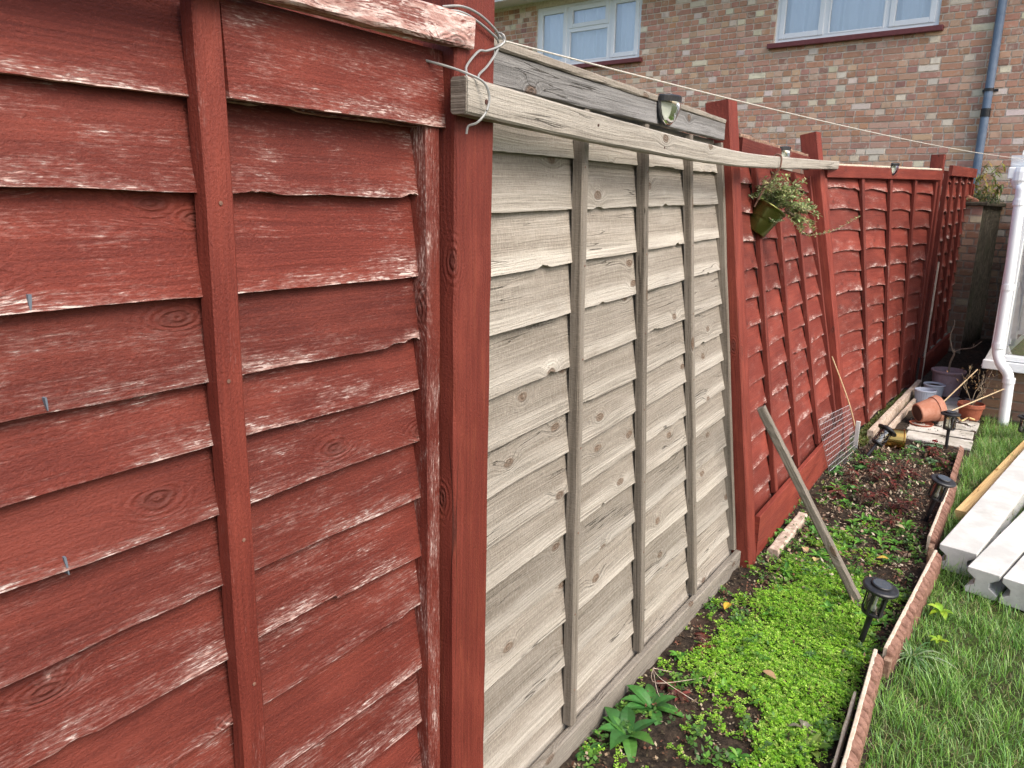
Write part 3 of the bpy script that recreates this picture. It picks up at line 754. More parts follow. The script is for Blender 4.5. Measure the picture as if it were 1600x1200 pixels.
stake_light('black stake light leaning beside the yellow timber end', (-.291, 4.182, 0), (.055, -.02, .25), 1.0)
stake_light('upright black stake light at the paved end of the bed', (-.335, 5.613, 0), (-.004, 0, .26), 1.0)
stake_light('tilted black stake light with latticed lantern beside the brass pot', (-.734, 5.06, 0), (.080, .10, .155), 1.05, True, .24)
stake_light('black stake light standing in the lawn before the conservatory', (.072, 6.16, -.01), (.01, 0, .2), 1.0, h=.20)

# ---------------------------------------------------------------- pots
def lpot(name, label, cat, T, prof, mat, group=None, part='pot', seg=36):
    t = thing(name, label, cat, T.to_translation(), group); mb = MB(); lathe(mb, prof, T, seg); mb.build(part, mat, t, smooth=False); return t
def Tz(p, ax=(0, 0, 1)): return Matrix.Translation(p) @ Vector(ax).normalized().to_track_quat('Z', 'Y').to_matrix().to_4x4()
def potprof(r0, r1, h, rim, th=.008, rimh=.03):
    return [(.001, 0), (r0, 0), (lerp(r0, r1, .86), h-rimh), (r1+rim, h-rimh+.002), (r1+rim, h-.004), (r1+rim-.004, h), (r1+rim-th, h), (r1-th, h-rimh), (r0*.92, .02), (.001, .02)]
t = lpot('brass_pot', 'shiny brass pot lying on its side on the soil', 'pot', Tz((-.69, 5.40, .070), (.98, .22, -.02)),
         [(.001, 0), (.058, 0), (.064, .006), (.066, .115), (.070, .120), (.070, .128), (.064, .128), (.062, .02), (.001, .018)], M['brass'])
Tl = Tz((-.585, 6.17, .085), (.75, .60, .23))
t = lpot('terracotta_pot', 'large terracotta pot lying on its side on its saucer', 'plant pot', Tl,
         [(.001, 0), (.066, 0), (.070, .004), (.088, .125), (.094, .127), (.099, .165), (.095, .170), (.086, .170), (.070, .02), (.001, .016)], M['terra'], 'terracotta pots')
mb = MB(); lathe(mb, [(.0005, -.0015), (.058, -.0016), (.060, -.0005)], Tl, 28); mb.build('stained_base', M['hole'], t)
t = lpot('pot_saucer', 'terracotta saucer under the fallen pot', 'saucer', Tz((-.545, 6.14, .004)), [(.001, 0), (.068, 0), (.080, .022), (.076, .022), (.066, .006), (.001, .006)], M['terra_dark'])
def ribbed(r0, r1, h):
    return potprof(r0, r1, h, .003, .005, .012)
t = lpot('plastic_pot', 'empty ribbed pale blue pot against the fence foot', 'plant pot', Tz((-.612, 6.83, .01)), ribbed(.060, .078, .125), M['bluegrey'], 'pale blue plastic pots')
mb = MB(); T = Tz((-.612, 6.83, .01))
for k in range(30):
    a = 2*math.pi*k/30; mb2 = None
    tube(mb, [T @ Vector((.0605*math.cos(a), .0605*math.sin(a), .004)), T @ Vector((.0765*math.cos(a), .0765*math.sin(a), .11))], .0022, 4)
mb.build('ribs', M['bluegrey'], t)
t = lpot('plastic_pot', 'pale blue pot filled with soil, behind the empty ribbed one', 'plant pot', Tz((-.575, 7.06, .01)), ribbed(.060, .080, .135), M['bluegrey'], 'pale blue plastic pots')
mb = MB(); lathe(mb, [(.001, .125), (.04, .128), (.074, .118)], Tz((-.575, 7.06, .01)), 20); mb.build('compost', M['soilpot'], t)
Tm = Tz((-.505, 7.33, .01))
t = lpot('glazed_pot', 'large mauve glazed pot holding a bare shrub', 'plant pot', Tm,
         [(.001, 0), (.100, 0), (.106, .006), (.122, .19), (.132, .195), (.135, .206), (.132, .216), (.124, .216), (.118, .19), (.098, .02), (.001, .02)], M['mauve'])
mb = MB(); lathe(mb, [(.001, .175), (.118, .17)], Tm, 24); mb.build('compost', M['soilpot'], t)
Tt = Tz((-.275, 6.60, .0))
t = lpot('terracotta_pot', 'upright small terracotta pot with a dead shrub by the white pipe', 'plant pot', Tt, potprof(.068, .086, .125, .006), M['terra_dark'], 'terracotta pots')
mb = MB(); lathe(mb, [(.001, .108), (.080, .10)], Tt, 20); mb.build('compost', M['soilpot'], t)
# shrubs in pots
def twigs(mb, p, d, L, r, depth, rg, spread=.7):
    p, d = Vector(p), Vector(d).normalized(); pts = [p]; q = p.copy()
    for k in range(4):
        d = (d + Vector((rg.uniform(-.25, .25), rg.uniform(-.25, .25), rg.uniform(-.1, .2)))).normalized(); q = q + d*L/4; pts.append(q.copy())
    tube(mb, pts, r, 5, r*.6)
    if depth:
        for k in range(2 + (depth > 1)):
            b = pts[rg.randrange(2, 5)]; nd = (d + Vector((rg.uniform(-spread, spread), rg.uniform(-spread, spread), rg.uniform(-.1, .5)))).normalized()
            twigs(mb, b, nd, L*rg.uniform(.5, .8), r*.6, depth-1, rg, spread)
rg = random.Random(12)
mb = MB(); c = Vector((-.505, 7.33, .18))
tube(mb, curve([c, c + Vector((.0, .0, .10)), c + Vector((.018, 0, .185)), c + Vector((.01, .01, .22))], 5), .009, 6, .007)
tube(mb, curve([c + Vector((.01, 0, .2)), c + Vector((-.015, 0, .26)), c + Vector((-.03, 0, .34)), c + Vector((-.012, 0, .43)), c + Vector((-.02, .01, .47))], 5), .007, 5, .003)
tube(mb, curve([c + Vector((.012, 0, .2)), c + Vector((.06, 0, .23)), c + Vector((.14, -.02, .255)), c + Vector((.20, -.02, .315))], 5), .005, 5, .003)
tube(mb, [c + Vector((.145, -.02, .255)), c + Vector((.15, -.02, .29))], .003, 4); tube(mb, [c + Vector((-.02, 0, .29)), c + Vector((-.04, .0, .31))], .003, 4)
tag(mb.build('bare_shrub', M['twig']), 'bare twiggy shrub growing in the mauve pot', 'shrub')
mb = MB(); c = Vector((-.275, 6.60, .1)); rg = random.Random(3)
for k in range(4): twigs(mb, c, (rg.uniform(-.4, .55), rg.uniform(-.3, .3), 1), .16, .0035, 2, rg, .9)
t = thing('dead_shrub', 'dead brown shrub in the small terracotta pot', 'shrub', c); mb.build('twigs', M['twig'], t)
mb = MB()
for k in range(80):
    p = c + Vector((rg.gauss(.03, .09), rg.gauss(0, .06), rg.uniform(.10, .30)))
    leaf(mb, p, (rg.uniform(-1, 1), rg.uniform(-1, 1), rg.uniform(-1, .3)), (0, 0, 1), .022, .009, .3, rg.choice([(.20, .10, .045), (.28, .16, .07), (.12, .07, .035), (.30, .2, .1)]), 3)
mb.build('dry_leaves', M['litter'], t)
for lab, a, b in (('pale cane rising from the fallen terracotta pot towards the white sill', (-.475, 6.42, .10), (-.272, 6.60, .385)), ('pale cane lying low across the small terracotta pot', (-.455, 6.22, .07), (-.085, 6.56, .272))):
    mb = MB(); tube(mb, [Vector(a).lerp(Vector(b), k/6) for k in range(7)], .0052, 6, .0042); tag(mb.build('bamboo_cane', M['bamboo']), lab, 'cane', 'garden canes')

# ---------------------------------------------------------------- planks, paving, posts on the lawn
mb = MB(); beam(mb, (-.772, 5.42, .045), (-.712, 7.33, .06), (0, 0, 1), .035, .10, .004, 20, .002); tag(mb.build('old_plank', M['plank']), 'long worn plank on edge along the foot of the fence', 'plank')
mb = MB(); beam(mb, (-.715, 5.62, .02), (-.662, 7.15, .035), (0, 0, 1), .022, .055, .003, 16, .002); tag(mb.build('old_plank', M['plank']), 'thinner grey plank lying outside the worn plank by the pots', 'plank')
SL = [((-.60, 5.70), (-.20, 5.92), 0), ((-.62, 5.96), (-.21, 6.16), .02), ((-.45, 6.20), (-.20, 6.48), -.02), ((-.62, 6.62), (-.34, 6.95), .0), ((-.48, 6.99), (-.22, 7.3), .03)]
SLL = ['pale paving slab edging the soil bed', 'pale paving slab under the fallen terracotta pot', 'pale paving slab before the small terracotta pot', 'pale paving slab beneath the canes', 'pale paving slab under the mauve pot']
for (a, b, r), lb in zip(SL, SLL):
    mb = MB(); c = Vector(((a[0]+b[0])/2, (a[1]+b[1])/2, 0)); T = Matrix.Translation(c) @ Matrix.Rotation(r, 4, 'Z')
    hx, hy = (b[0]-a[0])/2, (b[1]-a[1])/2; mb.box((-hx, -hy, -.03), (hx, hy, .012 + .002*r), M=T)
    o = mb.build('paving_slab', M['slab'], bevel=.005); tag(o, lb, 'slab', 'paving slabs')
mb = MB(); rg = random.Random(8); pts = [(-.40, 6.52, .03)]
for k in range(9): pts.append((-.44 + .035*k*.8 + rg.uniform(-.02, .02), 6.45 + rg.uniform(-.07, .07), .02 + rg.uniform(0, .03)))
tube(mb, curve(pts, 5), .006, 5); tag(mb.build('straw_strap', M['yellow']), 'crumpled yellow straw band between the two terracotta pots', 'strap')

def slotted(label, p, d, L, w=.15, h=.115):
    p = Vector(p); d = Vector((d[0], d[1], 0)).normalized(); s = Vector((d.y, -d.x, 0)); up = Vector((0, 0, 1))
    a, b, c, e = w/2, h, .032, .022
    prof = [(-a, .0), (-a, e), (-a+c, h*.40), (-a+c, h*.60), (-a, h-e), (-a, h), (a, h), (a, h-e), (a-c, h*.60), (a-c, h*.40), (a, e), (a, 0)]
    mb = MB(); n = 10; rows = []
    for k in range(n+1):
        q = L*k/n; rows.append([mb.vert(p + d*q + s*x + up*z) for x, z in prof])
    m = len(prof)
    for k in range(n):
        for i in range(m): j = (i+1) % m; mb.face(rows[k][i], rows[k+1][i], rows[k+1][j], rows[k][j])
    mb.face(*rows[0]); mb.face(*rows[-1][::-1])
    o = mb.build('concrete_post', M['concrete'], bevel=.003); tag(o, label, 'concrete post', 'concrete fence posts on the lawn')
slotted('pale slotted concrete post lying nearest the log edging', (-.112, 3.63, .0), (.142, 1), 2.4, .145, .112)
slotted('middle pale slotted concrete post of the three on the lawn', (-.006, 3.465, -.004), (.200, 1), 2.4, .118, .112)
slotted('pale slotted concrete post farthest from the log edging', (.118, 3.43, -.002), (.21, 1), 2.4, .118, .112)
mb = MB(); beam(mb, (-.148, 4.29, .032), (.12, 6.05, .036), (0, 0, 1), .054, .052, .003, 20, .0006)
tag(mb.build('timber_batten', M['yellow']), 'fresh yellow timber batten beside the concrete posts', 'timber')

# log edging sections
def edging(label, p0, p1, rail=True, back=False, h=.098, lean=.0, seed=1, logs=True):
    rg = random.Random(seed); p0, p1 = Vector(p0), Vector(p1); d = (p1-p0); L = d.length; d.normalize(); s = Vector((d.y, -d.x, 0)); up = Vector((0, 0, 1))
    t = thing('log_edging', label, 'lawn edging', p0, 'half log edging strips')
    if rail:
        mb = MB(); beam(mb, p0 + up*(h-.05), p1 + up*(h-.052), up, .012, .10, .002, 20, .0005); mb.build('rail', M['paleedge'], t)
    if back:
        mb = MB(); beam(mb, p0 - s*.028 + up*(h-.075) , p0.lerp(p1, .82) - s*.026 + up*(h-.07), up, .009, .07, .002, 16, .001); mb.build('back_strip', M['paleedge'], t)
    n = int(L/.0425)
    for k in range(n if logs else 0):
        q = (k+.5)/n; c = p0.lerp(p1, q) + s*(.006 if rail else -.006); r = rg.uniform(.0195, .0212); hh = h + rg.uniform(-.008, .004); tilt = rg.uniform(-.005, .005)
        mb = MB(); rows = []
        for z in (-.03, hh-.011, hh-.003, hh):
            row = []
            for j in range(9):
                a = math.pi*j/8; rr = r*(1 if z < hh-.005 else (.86 if z < hh else .55))
                row.append(mb.vert(c + d*(rr*math.cos(a) + tilt*z/.1) + s*(rr*1.25*math.sin(a)) + up*(z - .004*(z > 0) - (.012 if z > 0 else 0)*math.sin(a))))
            rows.append(row)
        for i in range(3):
            for j in range(8): mb.face(rows[i][j+1], rows[i][j], rows[i+1][j], rows[i+1][j+1])
        mb.face(*rows[3][::-1])
        for i in range(3): mb.face(rows[i][0], rows[i][8], rows[i+1][8], rows[i+1][0])
        mb.build('log', M['logtop'], t)
    return t
edging('log edging strip nearest the camera, double pale rail', (-.203, 1.30, 0), (-.266, 2.605, 0), True, True, seed=1)
edging('log edging strip in the middle, beside the concrete posts', (-.240, 2.630, 0), (-.192, 3.60, 0), True, False, seed=2)
edging('log edging strip behind the yellow timber end', (-.234, 3.745, 0), (-.228, 4.66, 0), True, False, seed=3)
edging('log edging strip at the far end of the bed, without a pale rail', (-.236, 4.70, 0), (-.246, 5.50, 0), False, False, .085, seed=4)
for lab, p, hh in (('brown edging stake at the joint nearest the camera', (-.226, 2.625, 0), .07), ('brown edging stake by the corner of the first concrete post', (-.214, 3.665, 0), .085)):
    mb = MB(); beam(mb, Vector(p) - Vector((0, 0, .04)), Vector(p) + Vector((0, 0, hh)), (1, 0, 0), .055, .022, .003, 4, .001); tag(mb.build('edging_stake', M['brownwood']), lab, 'stake', 'edging stakes')

# ---------------------------------------------------------------- brick house
HA = math.atan(.087); E1 = Vector((math.cos(HA), -math.sin(HA), 0)); NN = Vector((-math.sin(HA), -math.cos(HA), 0)); HO = Vector((-.70, 10.30, 0))
def hp(u, z, w=0.0): return HO + E1*u + NN*w + Vector((0, 0, z))
def brick_col(rg):
    q = rg.random()
    if q < .56: c = (.50, .255, .170)
    elif q < .77: c = (.60, .37, .255)
    elif q < .89: c = (.76, .645, .50)
    elif q < .96: c = (.38, .195, .145)
    else: c = (.54, .28, .165)
    f = rg.uniform(.86, 1.14); return (c[0]*f, c[1]*f*rg.uniform(.93, 1.07), c[2]*f*rg.uniform(.9, 1.1))
def brickwork(mb, fn, u0, u1, z0, z1, holes=(), seed=1, proud=.009, Lb=.225, hb=.075, jt=.016, headers=.68):
    rg = random.Random(seed); nrow = int(round((z1-z0)/hb))
    for r in range(nrow):
        za, zb = z0 + r*hb, min(z1, z0 + (r+1)*hb - jt); u = u0 - rg.uniform(0, .1); run = 0
        while u < u1:
            if run <= 0: hd = rg.random() < headers; run = rg.choice((2, 4, 4, 6)) if hd else rg.choice((1, 1, 2))
            l = Lb/2 if hd else Lb; run -= 1
            spans = [(max(u, u0), min(u + l - jt, u1))]; u += l
            for h in holes:
                if zb > h[2] + .01 and za < h[3] - .01:
                    ns = []
                    for s in spans:
                        if s[1] <= h[0] or s[0] >= h[1]: ns.append(s); continue
                        if s[0] < h[0]: ns.append((s[0], h[0]))
                        if s[1] > h[1]: ns.append((h[1], s[1]))
                    spans = ns
            c = brick_col(rg); w = proud + rg.uniform(-.0025, .002); ti = rg.uniform(-.0015, .0015)
            for a, b in spans:
                if b - a < .012: continue
                i = len(mb.v)
                for ww in (0.0, w):
                    for (x, z) in ((a, za + ti), (b, za - ti), (b, zb - ti), (a, zb + ti)): mb.vert(fn(x, z, ww), (x, z, 0), .1, c)
                for f in ((4, 5, 6, 7), (0, 1, 5, 4), (1, 2, 6, 5), (2, 3, 7, 6), (3, 0, 4, 7)): mb.face(*(i+k for k in f))
def sheet(mb, fn, u0, u1, z0, z1, holes=(), w=0.0, depth=.12):
    us = sorted({u0, u1, *[h[k] for h in holes for k in (0, 1)]}); zs = sorted({z0, z1, *[h[k] for h in holes for k in (2, 3)]})
    for a, b in zip(us, us[1:]):
        for c, d in zip(zs, zs[1:]):
            m, n = (a+b)/2, (c+d)/2
            if any(h[0] < m < h[1] and h[2] < n < h[3] for h in holes): continue
            i = [mb.vert(fn(x, z, w), (x, z, 0)) for x, z in ((a, c), (b, c), (b, d), (a, d))]; mb.face(*i)
    for h in holes:
        P = [(h[0], h[2]), (h[1], h[2]), (h[1], h[3]), (h[0], h[3])]
        for k in range(4):
            p, q = P[k], P[(k+1) % 4]
            mb.face(mb.vert(fn(*p, w), (*p, 0)), mb.vert(fn(*q, w), (*q, 0)), mb.vert(fn(*q, w-depth), (*q, 0)), mb.vert(fn(*p, w-depth), (*p, 0)))
house = thing('brick_house', 'two storey red brick house with white windows behind the fence', 'house', hp(-4, 0))
W1 = (-6.34, -4.475, 3.56, 4.44); W2 = (-2.52, -.64, 3.545, 4.44)
mb = MB(); sheet(mb, hp, -12, 4.5, -.1, 4.58, (W1, W2), 0, .14)
i = [mb.vert(hp(u, z, w)) for u, z, w in ((-12, -.1, 0), (-12, -.1, -6), (-12, 4.58, -6), (-12, 4.58, 0), (4.5, -.1, 0), (4.5, -.1, -6), (4.5, 4.58, -6), (4.5, 4.58, 0))]
mb.face(i[0], i[3], i[2], i[1]); mb.face(i[4], i[5], i[6], i[7]); mb.face(i[1], i[2], i[6], i[5])
wall = mb.build('wall', M['mortar'], house)
mb = MB(); brickwork(mb, hp, -11.5, 3.0, 0.0, 4.53, (W1, W2), 5); sub(mb, 'bricks', M['brick'], wall, house)
def frame_box(mb, a, b, c, d, w0, w1, fn=hp):
    """box a..b along, c..d up, w0..w1 out"""
    i = len(mb.v)
    for w in (w0, w1):
        for (x, z) in ((a, c), (b, c), (b, d), (a, d)): mb.vert(fn(x, z, w))
    for f in ((4, 5, 6, 7), (0, 1, 5, 4), (1, 2, 6, 5), (2, 3, 7, 6), (3, 0, 4, 7), (3, 2, 1, 0)): mb.face(*(i+k for k in f))
def rect_frame(mb, a, b, c, d, t, w0, w1, fn=hp):
    frame_box(mb, a, a+t, c, d, w0, w1, fn); frame_box(mb, b-t, b, c, d, w0, w1, fn)
    frame_box(mb, a+t, b-t, c, c+t, w0, w1, fn); frame_box(mb, a+t, b-t, d-t, d, w0, w1, fn)
def window(hole, cols, transom, sill_ext, lab):
    a, b, c, d = hole; mb = MB()
    rect_frame(mb, a, b, c, d, .055, -.075, -.02)
    for x in cols: frame_box(mb, x-.03, x+.03, c+.055, d-.055, -.075, -.0205)
    xs = [a+.055] + [q for x in cols for q in (x-.03, x+.03)] + [b-.055]
    cells = [(xs[2*k], xs[2*k+1], c+.055, d-.055) for k in range(len(cols)+1)]
    if transom: k = 1; x0, x1, z0, z1 = cells[k]; frame_box(mb, x0, x1, transom-.025, transom+.025, -.075, -.0206); cells[k:k+1] = [(x0, x1, z0, transom-.025), (x0, x1, transom+.025, z1)]
    w = mb.build('window', M['white'], house, bevel=.004)
    w['label'] = lab
    for k, (x0, x1, z0, z1) in enumerate(cells):
        mb = MB(); fixed = (not transom) and k == 1 or (transom and k == 1)
        rect_frame(mb, x0-.006, x1+.006, z0-.006, z1+.006, .022 if fixed else .062, -.06, -.008 if not fixed else -.016); sub(mb, 'sash', M['white'], w, house, bevel=.006)
        mb = MB(); i = [mb.vert(hp(x, z, -.035)) for x, z in ((x0, z0), (x1, z0), (x1, z1), (x0, z1))]; mb.face(*i); sub(mb, 'pane', M['glass'], w, house)
    mb = MB(); rg = random.Random(int(a*10)); n = 220; rows = []; ph = [rg.uniform(0, 6) for _ in range(4)]
    for j in range(n+1):
        u = lerp(a, b, j/n); row = []
        for z in (c, lerp(c, d, .5), d):
            q = .030*math.sin(u*30 + ph[0] + .6*math.sin(u*7)) + .016*math.sin(u*57 + ph[1]) + .010*math.sin(u*15 + ph[2] + z)
            row.append(mb.vert(hp(u, z, -.125 + q*.75)))
        rows.append(row)
    for j in range(n):
        for k in range(2): mb.face(rows[j][k], rows[j+1][k], rows[j+1][k+1], rows[j][k+1])
    sub(mb, 'net_curtain', M['curtain'], w, house, smooth=True)
    mb = MB(); frame_box(mb, a-.06, b+.06, c-.06, c-.001, -.05, .075); sub(mb, 'sill', M['maroon'], w, house, bevel=.006)
    mb = MB(); frame_box(mb, a-.1, b+.1, c-.1, d+.1, -.9, -.4); sub(mb, 'room', M['dark'], w, house)
window(W1, (-5.755, -5.005), 4.07, 0, 'white casement window with a top light above the washing line')
window(W2, (-1.90, -1.20), None, 0, 'wide white window with three lights next to the blue pipe')
mb = MB(); frame_box(mb, W1[0]+.62, W1[0]+1.2, W1[3]-.055, W1[3]-.03, -.02, -.012)
sub(mb, 'trickle_vent', M['white_dirty'], [o for o in house.children if o.name.startswith('window')][0], house)
mb = MB(); frame_box(mb, -12.2, 4.7, 4.535, 4.575, .0, .42); mb.build('soffit', M['soffit'], house)
mb = MB(); frame_box(mb, -12.2, 4.7, 4.515, 4.80, .42, .445); mb.build('fascia', M['white_dirty'], house)
mb = MB(); rows = []
for u in (-12.2, 4.7): rows.append([mb.vert(hp(u, 4.74 - .06*math.sin(a), .505 - .06*math.cos(a))) for a in [math.pi*k/8 for k in range(9)]])
for k in range(8): mb.face(rows[0][k], rows[1][k], rows[1][k+1], rows[0][k+1])
mb.build('gutter', M['black'], house)
mb = MB(); n = 26
for k in range(n):
    q0, q1 = k/n, (k+1)/n
    i = [mb.vert(hp(u, z, w)) for u, z, w in ((-12.2, lerp(4.80, 7.2, q0)+.03, lerp(.5, -3.2, q0)), (4.7, lerp(4.80, 7.2, q0)+.03, lerp(.5, -3.2, q0)), (4.7, lerp(4.80, 7.2, q1), lerp(.5, -3.2, q1)), (-12.2, lerp(4.80, 7.2, q1), lerp(.5, -3.2, q1)))]; mb.face(*i)
    mb.face(i[0], i[1], mb.vert(hp(4.7, lerp(4.80, 7.2, q0)-.01, lerp(.5, -3.2, q0))), mb.vert(hp(-12.2, lerp(4.80, 7.2, q0)-.01, lerp(.5, -3.2, q0))))
i = [mb.vert(hp(u, z, w)) for u, z, w in ((-12.2, 7.2, -3.2), (4.7, 7.2, -3.2), (4.7, 4.8, -6.4), (-12.2, 4.8, -6.4))]; mb.face(*i)
mb.build('roof', M['tile'], house)
mb = MB(); tube(mb, [hp(-.035, .0 + k*.46, .075) for k in range(11)], .043, 14)
pp = mb.build('downpipe', M['pipe_blue'], house, smooth=True); pp['label'] = 'blue painted downpipe'
for z, hh in ((2.82, .03), (2.585, .085)):
    mb = MB(); lathe(mb, [(.043, -hh/2), (.049, -hh/2), (.049, hh/2), (.043, hh/2)], Matrix.Translation(hp(-.035, z, .075)), 18); 
    if hh < .05: frame_box(mb, -.105, .045, z-.012, z+.012, .008, .03)
    sub(mb, 'bracket', M['black'], pp, house)

# ---------------------------------------------------------------- stub of garden wall with moss on top
ws = thing('garden_wall', 'short dark brick and render wall stub with moss on top', 'wall', hp(.25, 0, .6))
def wp(u, z, w): return hp(u, z, w)
mb = MB(); rows = []; rg = random.Random(2)
U0, U1, WD, ZT = -.02, .268, 1.22, 1.585
def side_fn(x, z, o): return hp(U1 + o, z, x)      # garden side face
n1, n2 = 26, 36
for i in range(n1+1):
    for j in range(n2+1):
        x, z = lerp(0.0, WD, i/n1), lerp(0, ZT, j/n2); mb.vert(side_fn(x, z, -.012 + .012*hn(x*6, z*6, 4) + .008*hn(x*22, z*22, 1)), (x, z, 0))
for i in range(n1):
    for j in range(n2): a = i*(n2+1)+j; mb.face(a, a+n2+1, a+n2+2, a+1)
mb.build('render_face', M['render'], ws, smooth=True)
mb = MB()
def end_fn(x, z, o): return hp(x, z, WD + o)
i = [mb.vert(p) for p in (hp(U0, 0, WD), hp(U1-.012, 0, WD), hp(U1-.012, ZT, WD), hp(U0, ZT, WD), hp(U0, 0, 0), hp(U0, ZT, 0), hp(U1-.012, ZT, 0))]
mb.face(i[0], i[1], i[2], i[3]); mb.face(i[4], i[0], i[3], i[5]); mb.face(i[3], i[2], i[6], i[5])
core_ = mb.build('core', M['mortar'], ws)
mb = MB(); brickwork(mb, end_fn, U0, U1-.014, 0, ZT, (), 9, .006); sub(mb, 'bricks', M['brick'], core_, ws)
mb = MB(); frame_box(mb, U0-.02, U1+.03, ZT, ZT+.04, .02, WD+.05)
mb.build('coping', M['render'], ws, bevel=.01)
mb = MB(); T = Matrix.Translation(hp(.10, ZT+.075, WD-.10)) @ Matrix.Rotation(.5, 4, 'Y')
for k in range(1): mb.box((-.10, -.09, -.03), (.10, .09, .03), M=T)
tag(mb.build('loose_brick', M['terra'], bevel=.012), 'loose orange brick on top of the mossy wall stub', 'brick')
rg = random.Random(6); mb = MB()
for k in range(900):
    u, w = rg.uniform(U0, U1+.05), WD - abs(rg.gauss(0, .35)); 
    p = hp(u, ZT+.04 + rg.uniform(0, .10)*max(0, 1-abs(u-.2)/.2), max(.05, w))
    leaf(mb, p, (rg.uniform(-1, 1), rg.uniform(-1, .3), rg.uniform(-.8, .8)), (0, 0, 1), rg.uniform(.015, .035), .012, .5, rg.choice([(.045, .06, .025), (.07, .09, .035), (.03, .04, .02), (.10, .12, .04)]), 2)
tag(mb.build('moss_cushion', M['leaf']), 'dark mossy growth covering the top of the wall stub', 'moss')
t = thing('buddleia_weed', 'weed with yellowing leaves sprouting from the top of the wall stub', 'weed', hp(.15, ZT+.04, .7)); ml, ms = MB(), MB()
for k in range(9):
    b = hp(rg.uniform(.0, .28), ZT+.03, rg.uniform(.3, 1.1)); d = Vector((rg.uniform(-.1, .6), rg.uniform(-.3, .3), 1)).normalized(); L = rg.uniform(.18, .48)
    c = curve([b, b + d*L*.5, b + d*L + Vector((rg.uniform(0, .12), 0, -.05))], 6); tube(ms, c, .004, 4, .002)
    for p in c[3:]:
        for q in range(2): leaf(ml, p, (rg.uniform(-1, 1), rg.uniform(-1, 1), rg.uniform(-.5, .4)), (0, 0, 1), rg.uniform(.05, .10), .020, .5, rg.choice([(.22, .26, .07), (.30, .28, .06), (.16, .20, .08), (.35, .25, .08)]), 4)
ml.build('foliage', M['leaf'], t); ms.build('stems', M['twig'], t)

# ---------------------------------------------------------------- conservatory
CO = Vector((-.215, 6.80, 0))
def cp(u, z, w=0.0): return CO + E1*u + NN*w + Vector((0, 0, z))
con = thing('conservatory', 'white plastic conservatory on a low brick wall beside the lawn', 'conservatory', CO)
mb = MB(); sheet(mb, cp, 0, 3.2, -.05, .37)
i = [mb.vert(cp(0, z, w)) for z, w in ((-.05, 0), (-.05, -3.4), (.37, -3.4), (.37, 0))]; mb.face(*i)
pl = mb.build('plinth', M['mortar'], con)
mb = MB(); brickwork(mb, cp, 0, 3.2, 0, .37, (), 21, .007, headers=.3); brickwork(mb, lambda x, z, o: cp(-o, z, -x), 0, 3.4, 0, .37, (), 22, .007, headers=.3); sub(mb, 'bricks', M['brick'], pl, con)
mb = MB(); frame_box(mb, -.035, 3.2, .372, .44, -.06, .06, cp); frame_box(mb, -.035, .03, .372, .44, -3.4, -.061, cp); mb.build('cill', M['white'], con, bevel=.006)
mb = MB(); frame_box(mb, .0, .052, .441, 1.74, -.07, .02, cp); frame_box(mb, 1.0, 1.08, .441, 1.74, -.07, .02, cp); frame_box(mb, 2.1, 2.18, .441, 1.74, -.07, .02, cp)
frame_box(mb, .0, 3.2, 1.741, 1.84, -.07, .03, cp)
for k in range(1, 5): frame_box(mb, .0, .07, .441, 1.74, -.071 - .8*k, -.071 - .8*k + .07, cp)
frame_box(mb, .0, .07, 1.741, 1.84, -3.4, -.071, cp)
fr = mb.build('frame', M['white'], con, bevel=.006)
mb = MB(); rect_frame(mb, .052, 1.0, .445, 1.738, .042, -.05, .034, cp); rect_frame(mb, 1.08, 2.1, .445, 1.738, .06, -.05, .034, cp); sub(mb, 'sash', M['white'], fr, con, bevel=.006)
for a, b in ((.094, .958), (1.14, 2.04), (2.18, 3.2)):
    mb = MB(); i = [mb.vert(cp(x, z, -.01)) for x, z in ((a, .485), (b, .485), (b, 1.70), (a, 1.70))]; mb.face(*i); mb.build('pane', M['glass'], con)
mb = MB(); i = [mb.vert(cp(.03, z, w)) for z, w in ((.44, -.08), (.44, -3.38), (1.74, -3.38), (1.74, -.08))]; mb.face(*i); o = mb.build('pane', M['glass'], con)
mb = MB(); i = [mb.vert(cp(u, z, w)) for u, z, w in ((.0, 1.93, .06), (3.2, 1.93, .06), (3.2, 2.35, -3.35), (.35, 2.35, -3.35))]; mb.face(*i)
i2 = [mb.vert(Vector(mb.v[k]) + Vector((0, 0, .03))) for k in i]; mb.face(*i2[::-1]); mb.face(i[0], i[1], i2[1], i2[0]); mb.face(i[3], i[0], i2[0], i2[3])
mb.build('roof', M['white_dirty'], con)
mb = MB(); rows = []
prof = [(.03, 1.842), (.062, 1.845), (.075, 1.862), (.08, 1.885), (.10, 1.90), (.105, 1.925), (.03, 1.928)]
for u in (-.06, 3.2): rows.append([mb.vert(cp(u, z, w)) for w, z in prof])
for k in range(len(prof)-1): mb.face(rows[0][k], rows[1][k], rows[1][k+1], rows[0][k+1])
mb.face(*rows[0][::-1]); gt = mb.build('gutter', M['white'], con)
mb = MB(); lathe(mb, [(.040, 1.70), (.058, 1.735), (.066, 1.75), (.066, 1.81), (.06, 1.84)], Matrix.Translation(cp(.02, 0, .10)), 18); frame_box(mb, -.06, .09, 1.76, 1.842, .03, .15, cp); sub(mb, 'hopper', M['white'], gt, con, bevel=.008)
mb = MB(); dp = curve([(-.190, 6.665, 1.72), (-.183, 6.665, 1.4), (-.172, 6.665, 1.0), (-.168, 6.66, .60), (-.165, 6.655, .52), (-.135, 6.63, .445), (-.085, 6.61, .385), (-.068, 6.605, .33), (-.062, 6.605, .25), (-.055, 6.605, -.02)], 6)
tube(mb, dp, .036, 16); pp = mb.build('downpipe', M['white'], con, smooth=True)
